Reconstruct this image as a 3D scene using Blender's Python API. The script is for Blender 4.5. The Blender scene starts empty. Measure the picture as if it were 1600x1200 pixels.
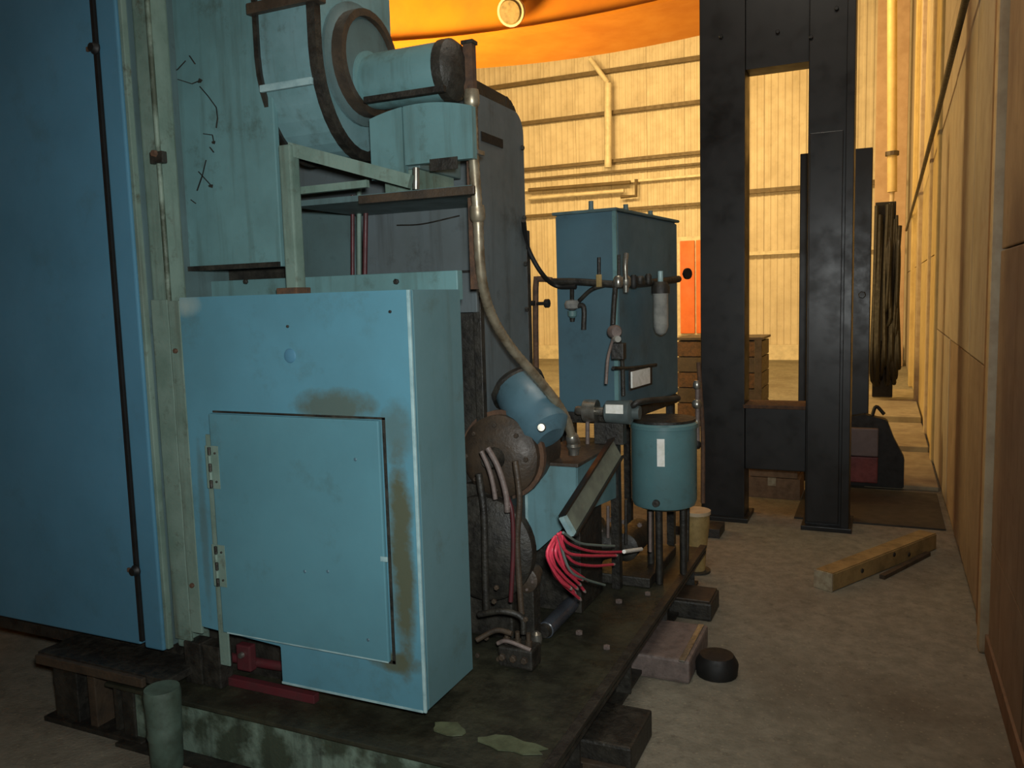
import bpy, bmesh, math, random
from mathutils import Vector, Matrix, noise
random.seed(7)
S = bpy.context.scene
COL = S.collection

# ------------------------------------------------------------------ camera, world, light, exposure
CAM_POS = Vector((0, 0, 1.6))
F_PX = 1280.0
wx = Vector((0.91121301, -0.01737815, 0.41156878))     # world axes in camera coordinates
wy = Vector((0.4109872, 0.10610685, -0.90544512))
wz = Vector((-0.02793531, 0.99420286, 0.10382814))
ROT = Matrix((wx, wy, wz))                              # camera -> world
cd = bpy.data.cameras.new('camera')
cd.sensor_width = 36
cd.lens = F_PX / 1600 * 36
cd.clip_start = 0.05
cam = bpy.data.objects.new('camera', cd)
COL.objects.link(cam)
cam.matrix_world = Matrix.Translation(CAM_POS) @ ROT.to_4x4()
S.camera = cam

S.view_settings.view_transform = 'Standard'
S.view_settings.look = 'None'
S.view_settings.gamma = 1
S.view_settings.use_curve_mapping = False
S.view_settings.exposure = 0.0

w = bpy.data.worlds.new('world')
S.world = w
w.use_nodes = True
w.node_tree.nodes['Background'].inputs[0].default_value = (0.55, 0.62, 0.60, 1)
w.node_tree.nodes['Background'].inputs[1].default_value = 0.035


def light(name, kind, loc, power, color, target=None, **kw):
    l = bpy.data.lights.new(name, kind)
    l.energy = power
    l.color = color
    for k, v in kw.items():
        setattr(l, k, v)
    o = bpy.data.objects.new(name, l)
    COL.objects.link(o)
    o.location = loc
    if target is not None:
        o.rotation_euler = (Vector(target) - Vector(loc)).to_track_quat('-Z', 'Y').to_euler()
    return o


# the photographer's flash beside the lens
light('flash', 'SPOT', (0.05, 0.02, 1.72), 305, (0.96, 1.0, 0.98), (-1.5, 2.5, 1.5), spot_size=math.radians(93), spot_blend=1.0, shadow_soft_size=0.06)
# sodium lamps hung high in the hall behind, then an added low girder light
WARM = (1.0, 0.66, 0.25)
light('hall_warm_light', 'AREA', (-6.5, 12.2, 6.6), 590, WARM, (-6.0, 20, 1.2), shape='RECTANGLE', size=3.5, size_y=1.2)
light('hall_warm_light', 'AREA', (-2.6, 12.2, 6.6), 400, WARM, (-2.8, 20, 0.6), shape='RECTANGLE', size=3.0, size_y=1.2)
light('hall_warm_light', 'AREA', (-6.5, 6.8, 2.4), 720, WARM, (-4.5, 9.3, 4.9), shape='RECTANGLE', size=2.5, size_y=1.5)  # added low uplight hidden behind the machine, brightens the girder's near face
light('aisle_lamp', 'AREA', (-0.7, 10.0, 6.2), 150, (1.0, 0.88, 0.70), (0.1, 9.0, 1.0), shape='RECTANGLE', size=1.5, size_y=2.5)
light('near_fill', 'AREA', (-0.3, 3.0, 5.4), 62, (1.0, 0.92, 0.78), (0.25, 3.4, 0.0), shape='RECTANGLE', size=1.2, size_y=2.5)  # added fill light for the right floor and wall

# ------------------------------------------------------------------ pixel of the 1600x1200 photograph -> point on a world plane


def _hit(x, y, ax, v):
    r = ROT @ Vector((x - 800, 600 - y, -F_PX))
    return CAM_POS + r * ((v - CAM_POS[ax]) / r[ax])


def PX(x, y, v): return _hit(x, y, 0, v)
def PY(x, y, v): return _hit(x, y, 1, v)
def PZ(x, y, v): return _hit(x, y, 2, v)


# ------------------------------------------------------------------ materials
def new_mat(name):
    m = bpy.data.materials.new(name)
    m.use_nodes = True
    nt = m.node_tree
    return m, nt, nt.nodes['Principled BSDF']


def N(nt, kind, **kw):
    n = nt.nodes.new(kind)
    for k, v in kw.items():
        setattr(n, k, v)
    return n


def noise_node(nt, scale, detail=6, rough=0.6, stretch=(1, 1, 1), coord='Object'):
    tc = N(nt, 'ShaderNodeTexCoord')
    mp = N(nt, 'ShaderNodeMapping')
    mp.inputs['Scale'].default_value = stretch
    nt.links.new(tc.outputs[coord], mp.inputs[0])
    n = N(nt, 'ShaderNodeTexNoise')
    n.inputs['Scale'].default_value = scale
    n.inputs['Detail'].default_value = detail
    n.inputs['Roughness'].default_value = rough
    nt.links.new(mp.outputs[0], n.inputs['Vector'])
    return n.outputs['Fac']


def ramp(nt, src, stops):
    r = N(nt, 'ShaderNodeValToRGB')
    e = r.color_ramp.elements
    while len(e) < len(stops):
        e.new(0.5)
    for i, (p, c) in enumerate(stops):
        e[i].position = p
        e[i].color = (c, c, c, 1) if not isinstance(c, tuple) else (*c, 1)
    nt.links.new(src, r.inputs[0])
    return r.outputs[0]


def mixc(nt, fac, a, b):
    n = N(nt, 'ShaderNodeMix', data_type='RGBA')
    for sock, v in ((n.inputs['Factor'], fac), (n.inputs['A'], a), (n.inputs['B'], b)):
        if hasattr(v, 'is_output'):
            nt.links.new(v, sock)
        elif isinstance(v, tuple):
            sock.default_value = (*v, 1)
        else:
            sock.default_value = v
    return n.outputs['Result']


def M(name, c, c2=None, rough=0.6, metal=0.0, scale=6, lo=0.4, hi=0.65, dirt=None, dirt_amt=0.5, streak=False, bump=0.0, bscale=60, spec=0.5, extra=None):
    """two-tone worn surface with blotches of dirt and vertical streaks"""
    m, nt, b = new_mat(name)
    c2 = c2 or tuple(v * 0.75 for v in c)
    col = mixc(nt, ramp(nt, noise_node(nt, scale), [(lo, 0.0), (hi, 1.0)]), c, c2)
    if dirt:
        f = ramp(nt, noise_node(nt, scale * 1.7, 10, 0.72, (1, 1, 1)), [(0.56, 0.0), (0.74, dirt_amt)])
        col = mixc(nt, f, col, dirt)
        if streak:
            f = ramp(nt, noise_node(nt, 16, 5, 0.6, (1, 1, 0.07)), [(0.52, 0.0), (0.76, dirt_amt * 0.8)])
            col = mixc(nt, f, col, dirt)
    if extra:
        col = extra(nt, col)
    nt.links.new(col, b.inputs['Base Color'])
    b.inputs['Metallic'].default_value = metal
    b.inputs['Specular IOR Level'].default_value = spec
    rr = ramp(nt, noise_node(nt, scale * 2), [(0.3, max(rough - 0.1, 0.05)), (0.7, min(rough + 0.12, 1.0))])
    nt.links.new(rr, b.inputs['Roughness'])
    if bump:
        bp = N(nt, 'ShaderNodeBump')
        bp.inputs['Strength'].default_value = bump
        bp.inputs['Distance'].default_value = 0.01
        nt.links.new(noise_node(nt, bscale, 8), bp.inputs['Height'])
        nt.links.new(bp.outputs[0], b.inputs['Normal'])
    return m


DIRT = (0.022, 0.02, 0.013)
RUST = (0.10, 0.05, 0.025)
blue = M('blue_paint', (0.07, 0.195, 0.285), (0.058, 0.165, 0.24), 0.42, scale=2.2, dirt=(0.05, 0.10, 0.10), dirt_amt=0.45, bump=0.05, bscale=30)
teal = M('teal_paint', (0.12, 0.24, 0.25), (0.095, 0.19, 0.195), 0.5, scale=4, dirt=(0.045, 0.06, 0.04), dirt_amt=0.7, streak=True, bump=0.08, bscale=40)
teal_worn = M('worn_teal_paint', (0.15, 0.22, 0.185), (0.10, 0.16, 0.13), 0.6, scale=7, dirt=(0.05, 0.045, 0.025), dirt_amt=0.9, streak=True, bump=0.15, bscale=50)
teal_dark = M('dark_teal_paint', (0.085, 0.14, 0.145), (0.065, 0.105, 0.105), 0.55, scale=4, dirt=(0.03, 0.035, 0.03), dirt_amt=0.7, streak=True)
grey_blue = M('grey_blue_paint', (0.10, 0.125, 0.135), (0.08, 0.098, 0.10), 0.55, scale=3, dirt=(0.03, 0.03, 0.025), dirt_amt=0.7, streak=True)
cab_blue = M('slate_blue_paint', (0.062, 0.13, 0.165), (0.05, 0.10, 0.125), 0.5, scale=3, dirt=(0.03, 0.04, 0.04), dirt_amt=0.6)
cut_mat = M('green_stained_beam', (0.15, 0.21, 0.165), (0.04, 0.055, 0.035), 0.6, scale=6, lo=0.42, hi=0.56, dirt=(0.012, 0.012, 0.008), dirt_amt=1.0, streak=True, bump=0.3)
pale_edge = M('worn_pale_edge', (0.30, 0.44, 0.45), (0.18, 0.30, 0.32), 0.45, scale=18)
bare = M('bare_steel', (0.42, 0.42, 0.38), (0.22, 0.2, 0.16), 0.32, 0.85, scale=30)
conduit_m = M('conduit_metal', (0.36, 0.32, 0.23), (0.17, 0.13, 0.08), 0.4, 0.6, scale=22)
black = M('black_steel', (0.010, 0.0105, 0.0105), (0.006, 0.006, 0.0065), 0.38, 0.0, scale=3, spec=0.5, dirt=(0.02, 0.018, 0.015), dirt_amt=0.5)
black_rub = M('black_rubber', (0.005, 0.005, 0.0045), None, 0.6, scale=12)
dark = M('oily_dark', (0.012, 0.011, 0.009), (0.03, 0.027, 0.02), 0.5, scale=16, bump=0.4)
deck_m = M('oily_deck', (0.018, 0.018, 0.012), (0.035, 0.036, 0.022), 0.42, scale=8, dirt=(0.07, 0.08, 0.045), dirt_amt=0.55, bump=0.5, bscale=25)
brown = M('oil_stained_brown', (0.06, 0.042, 0.027), (0.03, 0.022, 0.015), 0.5, scale=11, dirt=(0.02, 0.015, 0.01), dirt_amt=0.8, bump=0.3)
rust = M('rust', RUST, (0.05, 0.03, 0.02), 0.8, scale=25, bump=0.4)
maroon = M('dark_red_paint', (0.085, 0.016, 0.02), (0.045, 0.014, 0.014), 0.5, scale=10)
redwire = M('red_wire', (0.72, 0.055, 0.10), (0.6, 0.04, 0.08), 0.4, scale=40)
greywire = M('grey_green_wire', (0.16, 0.22, 0.20), None, 0.5)
white = M('white_label', (0.85, 0.85, 0.80), (0.70, 0.70, 0.62), 0.5, scale=40)
ferr = M('ferrule', (0.6, 0.5, 0.46), None, 0.4, 0.3)
duct_m = M('grey_green_duct', (0.135, 0.155, 0.12), (0.09, 0.10, 0.08), 0.6, scale=12)
glassm = M('clouded_bowl', (0.30, 0.30, 0.27), (0.16, 0.16, 0.15), 0.2, scale=14)
timber_m = M('weathered_timber', (0.30, 0.20, 0.075), (0.19, 0.125, 0.045), 0.8, scale=9, dirt=(0.04, 0.03, 0.02), dirt_amt=0.7, bump=0.3)
timber_end = M('timber_end', (0.36, 0.32, 0.22), (0.25, 0.2, 0.13), 0.85, scale=30)
tan = M('tan_paint', (0.34, 0.24, 0.09), (0.2, 0.14, 0.05), 0.6, scale=10, dirt=DIRT, dirt_amt=0.8)
card = M('brown_card', (0.20, 0.12, 0.065), (0.13, 0.08, 0.045), 0.8, scale=14)
pinkish = M('pinkish_block', (0.17, 0.13, 0.115), (0.11, 0.085, 0.075), 0.55, scale=20, dirt=DIRT, dirt_amt=0.7, bump=0.3)
siding = M('pale_siding', (0.60, 0.54, 0.42), (0.50, 0.44, 0.33), 0.6, scale=2, dirt=(0.34, 0.29, 0.20), dirt_amt=0.6)
girt_m = M('girt_paint', (0.13, 0.095, 0.05), None, 0.6)
girt_pale = M('pale_pipe_paint', (0.66, 0.60, 0.45), None, 0.5)
orange = M('orange_paint', (0.72, 0.27, 0.02), (0.62, 0.21, 0.015), 0.5, scale=1.5)
ora_door = M('orange_door_paint', (0.70, 0.16, 0.02), (0.6, 0.12, 0.02), 0.5, scale=2)
wallp = M('tan_wall_panel', (0.32, 0.285, 0.235), (0.27, 0.235, 0.19), 0.62, scale=2.0, dirt=(0.17, 0.105, 0.06), dirt_amt=0.7, streak=True, bump=0.12, bscale=12)
wallp2 = M('brown_wall_panel', (0.26, 0.20, 0.145), (0.21, 0.155, 0.11), 0.7, scale=2.6, dirt=(0.12, 0.07, 0.04), dirt_amt=0.7, streak=True, bump=0.12, bscale=12)
wally = M('yellowed_strip', (0.46, 0.36, 0.17), (0.38, 0.29, 0.13), 0.55, scale=4)
rib_p = M('pale_rib', (0.46, 0.38, 0.25), (0.36, 0.28, 0.18), 0.5, scale=8)
rib_b = M('brown_rib', (0.20, 0.115, 0.065), (0.15, 0.09, 0.05), 0.7, scale=8)
pinkcol = M('beige_column', (0.40, 0.28, 0.19), (0.34, 0.23, 0.15), 0.6, scale=4)
red_body = M('dull_red_paint', (0.17, 0.035, 0.035), (0.10, 0.02, 0.02), 0.55, scale=10, dirt=DIRT)
ceil_m = M('roof_deck', (0.40, 0.25, 0.10), None, 0.8)
lampw = M('lamp_housing', (0.7, 0.62, 0.4), None, 0.5)


def floor_extra(nt, col):
    f = ramp(nt, noise_node(nt, 1.1, 8, 0.65), [(0.46, 0.0), (0.68, 0.75)])
    col = mixc(nt, f, col, (0.10, 0.083, 0.057))
    v = N(nt, 'ShaderNodeTexVoronoi')
    v.inputs['Scale'].default_value = 34
    tc = N(nt, 'ShaderNodeTexCoord')
    nt.links.new(tc.outputs['Object'], v.inputs['Vector'])
    f = ramp(nt, v.outputs['Distance'], [(0.10, 0.55), (0.2, 0.0)])
    return mixc(nt, f, col, (0.30, 0.27, 0.19))


conc = M('stained_concrete', (0.23, 0.215, 0.165), (0.15, 0.14, 0.105), 0.8, scale=14, lo=0.35, hi=0.7, dirt=(0.05, 0.04, 0.028), dirt_amt=0.75, bump=0.5, bscale=70, extra=floor_extra)
slab_m = M('pale_concrete', (0.30, 0.26, 0.17), (0.22, 0.18, 0.12), 0.8, scale=5)
shadow_m = M('dark_floor_shadow', (0.035, 0.03, 0.022), None, 0.8)


def smudge(nt, col):
    """grease rubbed onto the sheet around the door's right and top edges (object space = world offset of the box)"""
    tc = N(nt, 'ShaderNodeTexCoord')
    sp = N(nt, 'ShaderNodeSeparateXYZ')
    nt.links.new(tc.outputs['Object'], sp.inputs[0])

    def dist(out, c, s):
        a = N(nt, 'ShaderNodeMath', operation='SUBTRACT')
        nt.links.new(out, a.inputs[0])
        a.inputs[1].default_value = c
        d = N(nt, 'ShaderNodeMath', operation='DIVIDE')
        nt.links.new(a.outputs[0], d.inputs[0])
        d.inputs[1].default_value = s
        p = N(nt, 'ShaderNodeMath', operation='POWER')
        nt.links.new(d.outputs[0], p.inputs[0])
        p.inputs[1].default_value = 2
        return p.outputs[0]
    nz = noise_node(nt, 9, 8, 0.7)
    for (cx, cz, sx, sz, amt) in ((0.40, 0.50, 0.075, 0.60, 0.95), (0.17, 0.99, 0.26, 0.10, 0.75), (0.36, 0.17, 0.16, 0.06, 0.9), (0.40, 0.92, 0.10, 0.16, 0.5), (-0.42, 0.55, 0.03, 0.5, 0.4)):
        s = N(nt, 'ShaderNodeMath', operation='ADD')
        nt.links.new(dist(sp.outputs[0], cx, sx), s.inputs[0])
        nt.links.new(dist(sp.outputs[2], cz, sz), s.inputs[1])
        a = N(nt, 'ShaderNodeMath', operation='ADD')
        nt.links.new(s.outputs[0], a.inputs[0])
        nt.links.new(nz, a.inputs[1])
        f = ramp(nt, a.outputs[0], [(0.62, amt), (2.2, 0.0)])
        col = mixc(nt, f, col, (0.075, 0.08, 0.045))
    f = ramp(nt, noise_node(nt, 5, 8, 0.7, (1, 1, 0.5)), [(0.0, 0.0), (1.0, 1.0)])
    s = N(nt, 'ShaderNodeMath', operation='ADD')
    nt.links.new(dist(sp.outputs[0], -0.43, 0.10), s.inputs[0])
    nt.links.new(dist(sp.outputs[2], 1.33, 0.07), s.inputs[1])
    a = N(nt, 'ShaderNodeMath', operation='ADD')
    nt.links.new(s.outputs[0], a.inputs[0])
    nt.links.new(f, a.inputs[1])
    col = mixc(nt, ramp(nt, a.outputs[0], [(0.45, 0.8), (1.5, 0.0)]), col, (0.27, 0.34, 0.31))
    return col


blue_box = M('blue_box_paint', (0.088, 0.235, 0.305), (0.075, 0.20, 0.255), 0.4, scale=2.6, dirt=(0.06, 0.10, 0.085), dirt_amt=0.5, bump=0.05, bscale=30, extra=smudge)
blue_door = M('blue_door_paint', (0.085, 0.215, 0.26), (0.072, 0.185, 0.225), 0.42, scale=2.6, dirt=(0.055, 0.09, 0.08), dirt_amt=0.5, bump=0.06, bscale=26)


# ------------------------------------------------------------------ mesh helpers (all take world coordinates)
def thing(name, label, cat, loc, group=None):
    o = bpy.data.objects.new(name, None)
    COL.objects.link(o)
    o.location = loc
    o.empty_display_size = 0.1
    o['label'] = label
    o['category'] = cat
    if group:
        o['group'] = group
    return o


def root_of(p):
    while p.parent:
        p = p.parent
    return p


def link(name, bm, mat, parent=None, smooth=False, label=None, cat=None, group=None, kind=None):
    me = bpy.data.meshes.new(name)
    bmesh.ops.recalc_face_normals(bm, faces=bm.faces)
    vs = [v.co for v in bm.verts]
    if parent:
        org = root_of(parent).location.copy()
    else:
        org = Vector(((min(v.x for v in vs) + max(v.x for v in vs)) / 2, (min(v.y for v in vs) + max(v.y for v in vs)) / 2, min(v.z for v in vs)))
    bmesh.ops.translate(bm, vec=-org, verts=bm.verts)
    bm.to_mesh(me)
    bm.free()
    if smooth:
        me.polygons.foreach_set('use_smooth', [True] * len(me.polygons))
        try:
            me.set_sharp_from_angle(angle=math.radians(38))
        except Exception:
            pass
    me.materials.append(mat)
    o = bpy.data.objects.new(name, me)
    COL.objects.link(o)
    if parent:
        o.parent = parent
    else:
        o.location = org
    for k, v in (('label', label), ('category', cat), ('group', group), ('kind', kind)):
        if v:
            o[k] = v
    return o


def b_box(bm, x0, x1, y0, y1, z0, z1, bev=0.0):
    r = bmesh.ops.create_cube(bm, size=1)
    vs = r['verts']
    bmesh.ops.scale(bm, vec=(abs(x1 - x0), abs(y1 - y0), abs(z1 - z0)), verts=vs)
    bmesh.ops.translate(bm, vec=((x0 + x1) / 2, (y0 + y1) / 2, (z0 + z1) / 2), verts=vs)
    if bev:
        es = list({e for v in vs for e in v.link_edges})
        bmesh.ops.bevel(bm, geom=es, offset=bev, segments=2, affect='EDGES', profile=0.6)


def b_bar(bm, p, q, w, h, up=(0, 0, 1)):
    """rectangular bar from p to q"""
    p, q = Vector(p), Vector(q)
    d = (q - p).normalized()
    s = d.cross(Vector(up))
    if s.length < 1e-4:
        s = d.cross(Vector((1, 0, 0)))
    s.normalize()
    u = s.cross(d).normalized()
    vs = []
    for e in (p, q):
        for a, b in ((-1, -1), (1, -1), (1, 1), (-1, 1)):
            vs.append(bm.verts.new(e + s * (a * w / 2) + u * (b * h / 2)))
    for f in ((0, 1, 2, 3), (4, 5, 6, 7), (0, 1, 5, 4), (1, 2, 6, 5), (2, 3, 7, 6), (3, 0, 4, 7)):
        bm.faces.new([vs[i] for i in f])


def b_lathe(bm, p, axis, prof, seg=24):
    """prof: list of (distance along axis, radius)"""
    p, d = Vector(p), Vector(axis).normalized()
    s = d.orthogonal().normalized()
    u = d.cross(s)
    rings = []
    for t, r in prof:
        rings.append([bm.verts.new(p + d * t + (s * math.cos(2 * math.pi * k / seg) + u * math.sin(2 * math.pi * k / seg)) * max(r, 1e-4)) for k in range(seg)])
    for a, b in zip(rings, rings[1:]):
        for k in range(seg):
            bm.faces.new((a[k], a[(k + 1) % seg], b[(k + 1) % seg], b[k]))
    bm.faces.new(rings[0])
    bm.faces.new(rings[-1][::-1])


def smooth_path(pts, n=6):
    pts = [Vector(p) for p in pts]
    if len(pts) < 3:
        return pts
    P = [pts[0] * 2 - pts[1]] + pts + [pts[-1] * 2 - pts[-2]]
    out = []
    for i in range(1, len(P) - 2):
        for k in range(n):
            t = k / n
            a, b, c, d = P[i - 1], P[i], P[i + 1], P[i + 2]
            out.append(0.5 * ((2 * b) + (c - a) * t + (2 * a - 5 * b + 4 * c - d) * t * t + (3 * b - a - 3 * c + d) * t ** 3))
    out.append(pts[-1])
    return out


def b_tube(bm, pts, r, seg=10, n=6, ridged=0.0):
    pts = smooth_path(pts, n)
    rings = []
    s = None
    for i, p in enumerate(pts):
        d = (pts[min(i + 1, len(pts) - 1)] - pts[max(i - 1, 0)]).normalized()
        if s is None:
            s = d.orthogonal().normalized()
        s = (s - d * s.dot(d)).normalized()
        u = d.cross(s)
        rr = r * (1 + (ridged if i % 2 else -ridged))
        rings.append([bm.verts.new(p + (s * math.cos(2 * math.pi * k / seg) + u * math.sin(2 * math.pi * k / seg)) * rr) for k in range(seg)])
    for a, b in zip(rings, rings[1:]):
        for k in range(seg):
            bm.faces.new((a[k], a[(k + 1) % seg], b[(k + 1) % seg], b[k]))
    bm.faces.new(rings[0])
    bm.faces.new(rings[-1][::-1])


def b_prism(bm, pts, vec):
    """planar outline extruded along vec"""
    vec = Vector(vec)
    a = [bm.verts.new(Vector(p)) for p in pts]
    b = [bm.verts.new(Vector(p) + vec) for p in pts]
    bm.faces.new(a)
    bm.faces.new(b[::-1])
    for i in range(len(a)):
        j = (i + 1) % len(a)
        bm.faces.new((a[i], a[j], b[j], b[i]))


def box(name, x0, x1, y0, y1, z0, z1, mat, parent=None, bev=0.004, **kw):
    bm = bmesh.new()
    b_box(bm, x0, x1, y0, y1, z0, z1, bev)
    return link(name, bm, mat, parent, **kw)


def bar(name, p, q, w, h, mat, parent=None, up=(0, 0, 1), **kw):
    bm = bmesh.new()
    b_bar(bm, p, q, w, h, up)
    return link(name, bm, mat, parent, **kw)


def lathe(name, p, axis, prof, mat, parent=None, seg=24, **kw):
    bm = bmesh.new()
    b_lathe(bm, p, axis, prof, seg)
    return link(name, bm, mat, parent, smooth=True, **kw)


def tube(name, pts, r, mat, parent=None, seg=10, n=6, ridged=0.0, **kw):
    bm = bmesh.new()
    b_tube(bm, pts, r, seg, n, ridged)
    return link(name, bm, mat, parent, smooth=True, **kw)


def prism(name, pts, vec, mat, parent=None, bev=0.0, **kw):
    bm = bmesh.new()
    b_prism(bm, pts, vec)
    if bev:
        bmesh.ops.recalc_face_normals(bm, faces=bm.faces)
        bmesh.ops.bevel(bm, geom=list(bm.edges), offset=bev, segments=2, affect='EDGES')
    return link(name, bm, mat, parent, **kw)


def bolt(p, axis, r, parent, mat=bare, name='bolt'):
    return lathe(name, p, axis, [(0, r), (r * 0.9, r), (r * 1.1, r * 0.8)], mat, parent, seg=6)


# ================================================================== THE SETTING
ST = dict(kind='structure')
WX = 0.44
box('floor', -14, 0.7, -2, 21, -0.2, 0, conc, None, 0, **ST)
# back wall of vertical siding sheets on horizontal rails
BY = 20.0
bw = box('wall_back', -14, 0.7, BY + 0.1, BY + 0.3, 0, 9, siding, None, 0, **ST)
org_b = bw.location
pan_w = 0.92
me = None
for i in range(15):
    x0 = -13.6 + i * pan_w
    if me is None:
        bm = bmesh.new()
        nr = 6
        prof = []
        for k in range(nr):
            a = k * pan_w / nr
            for dx, dy in ((0.0, 0.0), (0.07, 0.0), (0.095, -0.014), (0.128, -0.014)):
                prof.append((a + dx, dy))
        prof.append((pan_w - 0.005, 0))
        prof += [(pan_w - 0.005, 0.012), (0, 0.012)]
        b_prism(bm, [(x, y, 0) for x, y in prof], (0, 0, 8.6))
        bmesh.ops.recalc_face_normals(bm, faces=bm.faces)
        me = bpy.data.meshes.new('siding_sheet')
        bm.to_mesh(me)
        bm.free()
        me.materials.append(siding)
    o = bpy.data.objects.new('siding_sheet', me)
    COL.objects.link(o)
    o.parent = bw
    o.location = Vector((x0, BY + 0.08, 0.0)) - org_b
    o.location.z = 0.02 - org_b.z
for (x, y, hgt, mt) in ((1000, 103, 0.10, girt_m), (1000, 170, 0.09, girt_m), (1000, 247, 0.08, girt_m), (1000, 264, 0.05, girt_m), (1000, 282, 0.05, girt_pale), (1000, 325, 0.07, girt_m), (1200, 235, 0.0, None), (1200, 297, 0.10, girt_m), (1200, 395, 0.08, girt_pale)):
    if mt is None:
        continue
    z = PY(x, y, BY - 0.1).z
    if x == 1200:
        box('wall_rail', -3.2, 0.3, BY - 0.10, BY - 0.0, z - hgt / 2, z + hgt / 2, mt, bw, 0)
    else:
        box('wall_rail', -12.5, -3.25, BY - 0.10, BY - 0.0, z - hgt / 2, z + hgt / 2, mt, bw, 0)
zk = PY(1200, 528, BY).z
box('baseboard_back', -13.5, 0.35, BY - 0.06, BY + 0.04, 0.0, 0.35, girt_pale, None, 0, **ST)
# pale upright pipe and its brace on the back wall
t = thing('wall_pipe', 'pale upright pipe with a slanting top brace on the far yellow wall', 'pipe', (PY(950, 260, BY - 0.25).x, BY - 0.25, PY(950, 262, BY - 0.25).z))
a, b_ = PY(950, 130, BY - 0.25), PY(950, 262, BY - 0.25)
tube('pipe', [b_, a], 0.09, girt_pale, t)
tube('brace', [a, PY(922, 92, BY - 0.25)], 0.06, girt_pale, t)
# horizontal pipe runs with a drop leg on the back wall
t = thing('pipe_run', 'horizontal pair of pale pipes with a dark drop leg low on the far wall', 'pipe', PY(900, 290, BY - 0.14))
for yy, e in ((293, 985), (306, 975)):
    tube('pipe', [PY(826, yy + 4, BY - 0.14), PY(e, yy - 8, BY - 0.14)], 0.05, girt_pale if yy == 306 else girt_m, t)
tube('drop_leg', [PY(994, 280, BY - 0.14), PY(994, 306, BY - 0.14), PY(970, 308, BY - 0.14)], 0.04, girt_m, t, n=1)
# orange door on the back wall
dx0, dx1 = PY(1064, 450, BY - 0.1).x, PY(1106, 450, BY - 0.1).x
dz1 = PY(1080, 376, BY - 0.1).z
dz0 = PY(1080, 524, BY - 0.1).z
d = thing('door_1', 'x', 'door', (dx0, BY - 0.1, max(dz0, 0)))
del d['label'], d['category']
d['kind'] = 'structure'
bmx = (dx0 + dx1) / 2
box('door_frame', dx0 - 0.08, dx1 + 0.08, BY - 0.12, BY - 0.05, max(dz0, 0), dz1 + 0.1, girt_pale, d, 0)
box('door_leaf', dx0, bmx + 0.02, BY - 0.18, BY - 0.12, max(dz0, 0) + 0.05, dz1, ora_door, d, 0.01)
box('door_leaf', bmx + 0.06, dx1, BY - 0.18, BY - 0.12, max(dz0, 0) + 0.05, dz1, ora_door, d, 0.01)

# right wall: flat panels, ribs and strips, one by one
wr = box('wall_right', WX + 0.06, 0.70, -1.5, 20.1, 0, 8.2, wallp, None, 0, **ST)


def wpanel(name, y0, y1, z0, z1, mat, proud=0.0, bev=0.006):
    return box(name, WX - proud, WX + 0.06, y0, y1, z0, z1, mat, wr, bev)


ys = [-1.5, 0.6, 2.1, 3.02, 3.94]
for i in range(len(ys) - 1):
    # near panels are split by a horizontal joint
    for z0, z1, mt in ((0.02, 0.50, wallp2), (0.505, 1.74, wallp2), (1.746, 4.2, wallp2), (4.206, 8, wallp2)):
        wpanel('wall_panel', ys[i] + 0.004, ys[i + 1] - 0.004, z0, z1, mt, random.uniform(0, 0.004))
for (ya, yb, mts) in ((4.36, 5.15, (wallp2, wallp, wallp)), (5.16, 6.6, (wallp2, wallp, wallp)), (6.61, 8.2, (wallp, wallp, wallp))):
    for (z0, z1), mt in zip(((0.02, 1.22), (1.226, 3.6), (3.606, 8)), mts):
        wpanel('wall_panel', ya + 0.004, yb - 0.004, z0, z1, mt, random.uniform(0, 0.005))
y = 8.7
while y < 19.6:
    yb = min(y + 1.9, 19.95)
    for z0, z1 in ((0.02, 1.9), (1.91, 8)):
        wpanel('wall_panel', y + 0.01, yb - 0.01, z0, z1, wally if y < 15 else wallp, 0.0)
    y = yb
wpanel('wall_rib', 3.96, 4.05, 0, 8, rib_p, 0.035, 0.012)
wpanel('wall_rib', 4.07, 4.34, 0, 8, rib_b, 0.012, 0.004)
wpanel('wall_rib', 8.22, 8.38, 0, 8, wally, 0.03, 0.01)
wpanel('wall_rib', 8.40, 8.68, 0, 8, rib_b, 0.01, 0.004)
wpanel('wall_rib', 9.6, 9.75, 0, 8, rib_p, 0.03, 0.01)
wpanel('wall_rib', 12.0, 12.3, 0, 8, rib_p, 0.05, 0.01)
wpanel('wall_rib', 14.6, 15.0, 0, 8, wally, 0.05, 0.01)
box('baseboard_right', WX - 0.012, WX + 0.02, -1.5, 4.0, 0, 0.09, rib_b, None, 0.003, **ST)
# other walls and the roof, closing the hall
box('wall_left', -14.2, -14, -2, 21, 0, 9, siding, None, 0, **ST)
box('wall_front', -14, 0.7, -2.2, -2, 0, 9, wallp2, None, 0, **ST)
box('ceiling', -14, 0.7, -2, 21, 8.6, 8.8, ceil_m, None, 0, **ST)
# far column in the corner
t = thing('steel_column', 'pinkish beige column rising at the far end of the aisle', 'column', (0.15, 18.6, 0))
cx0, cx1 = PY(1371, 200, 18.6).x, PY(1418, 200, 18.6).x
box('shaft', cx0, cx1, 18.5, 18.7, 0, 8.5, pinkcol, t, 0.01)
box('flange', cx0 - 0.03, cx1, 18.44, 18.5, 0, 8.5, pinkcol, t, 0.01)
# diagonal brace rod on the right wall
tube('brace_rod', [PX(1516, -30, WX - 0.075), PX(1462, 190, WX - 0.075), PX(1436, 290, WX - 0.075), PX(1416, 360, WX - 0.075)], 0.02, dark, None, n=1, label='thin dark diagonal brace rod running up the tan right wall', cat='rod')
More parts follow.
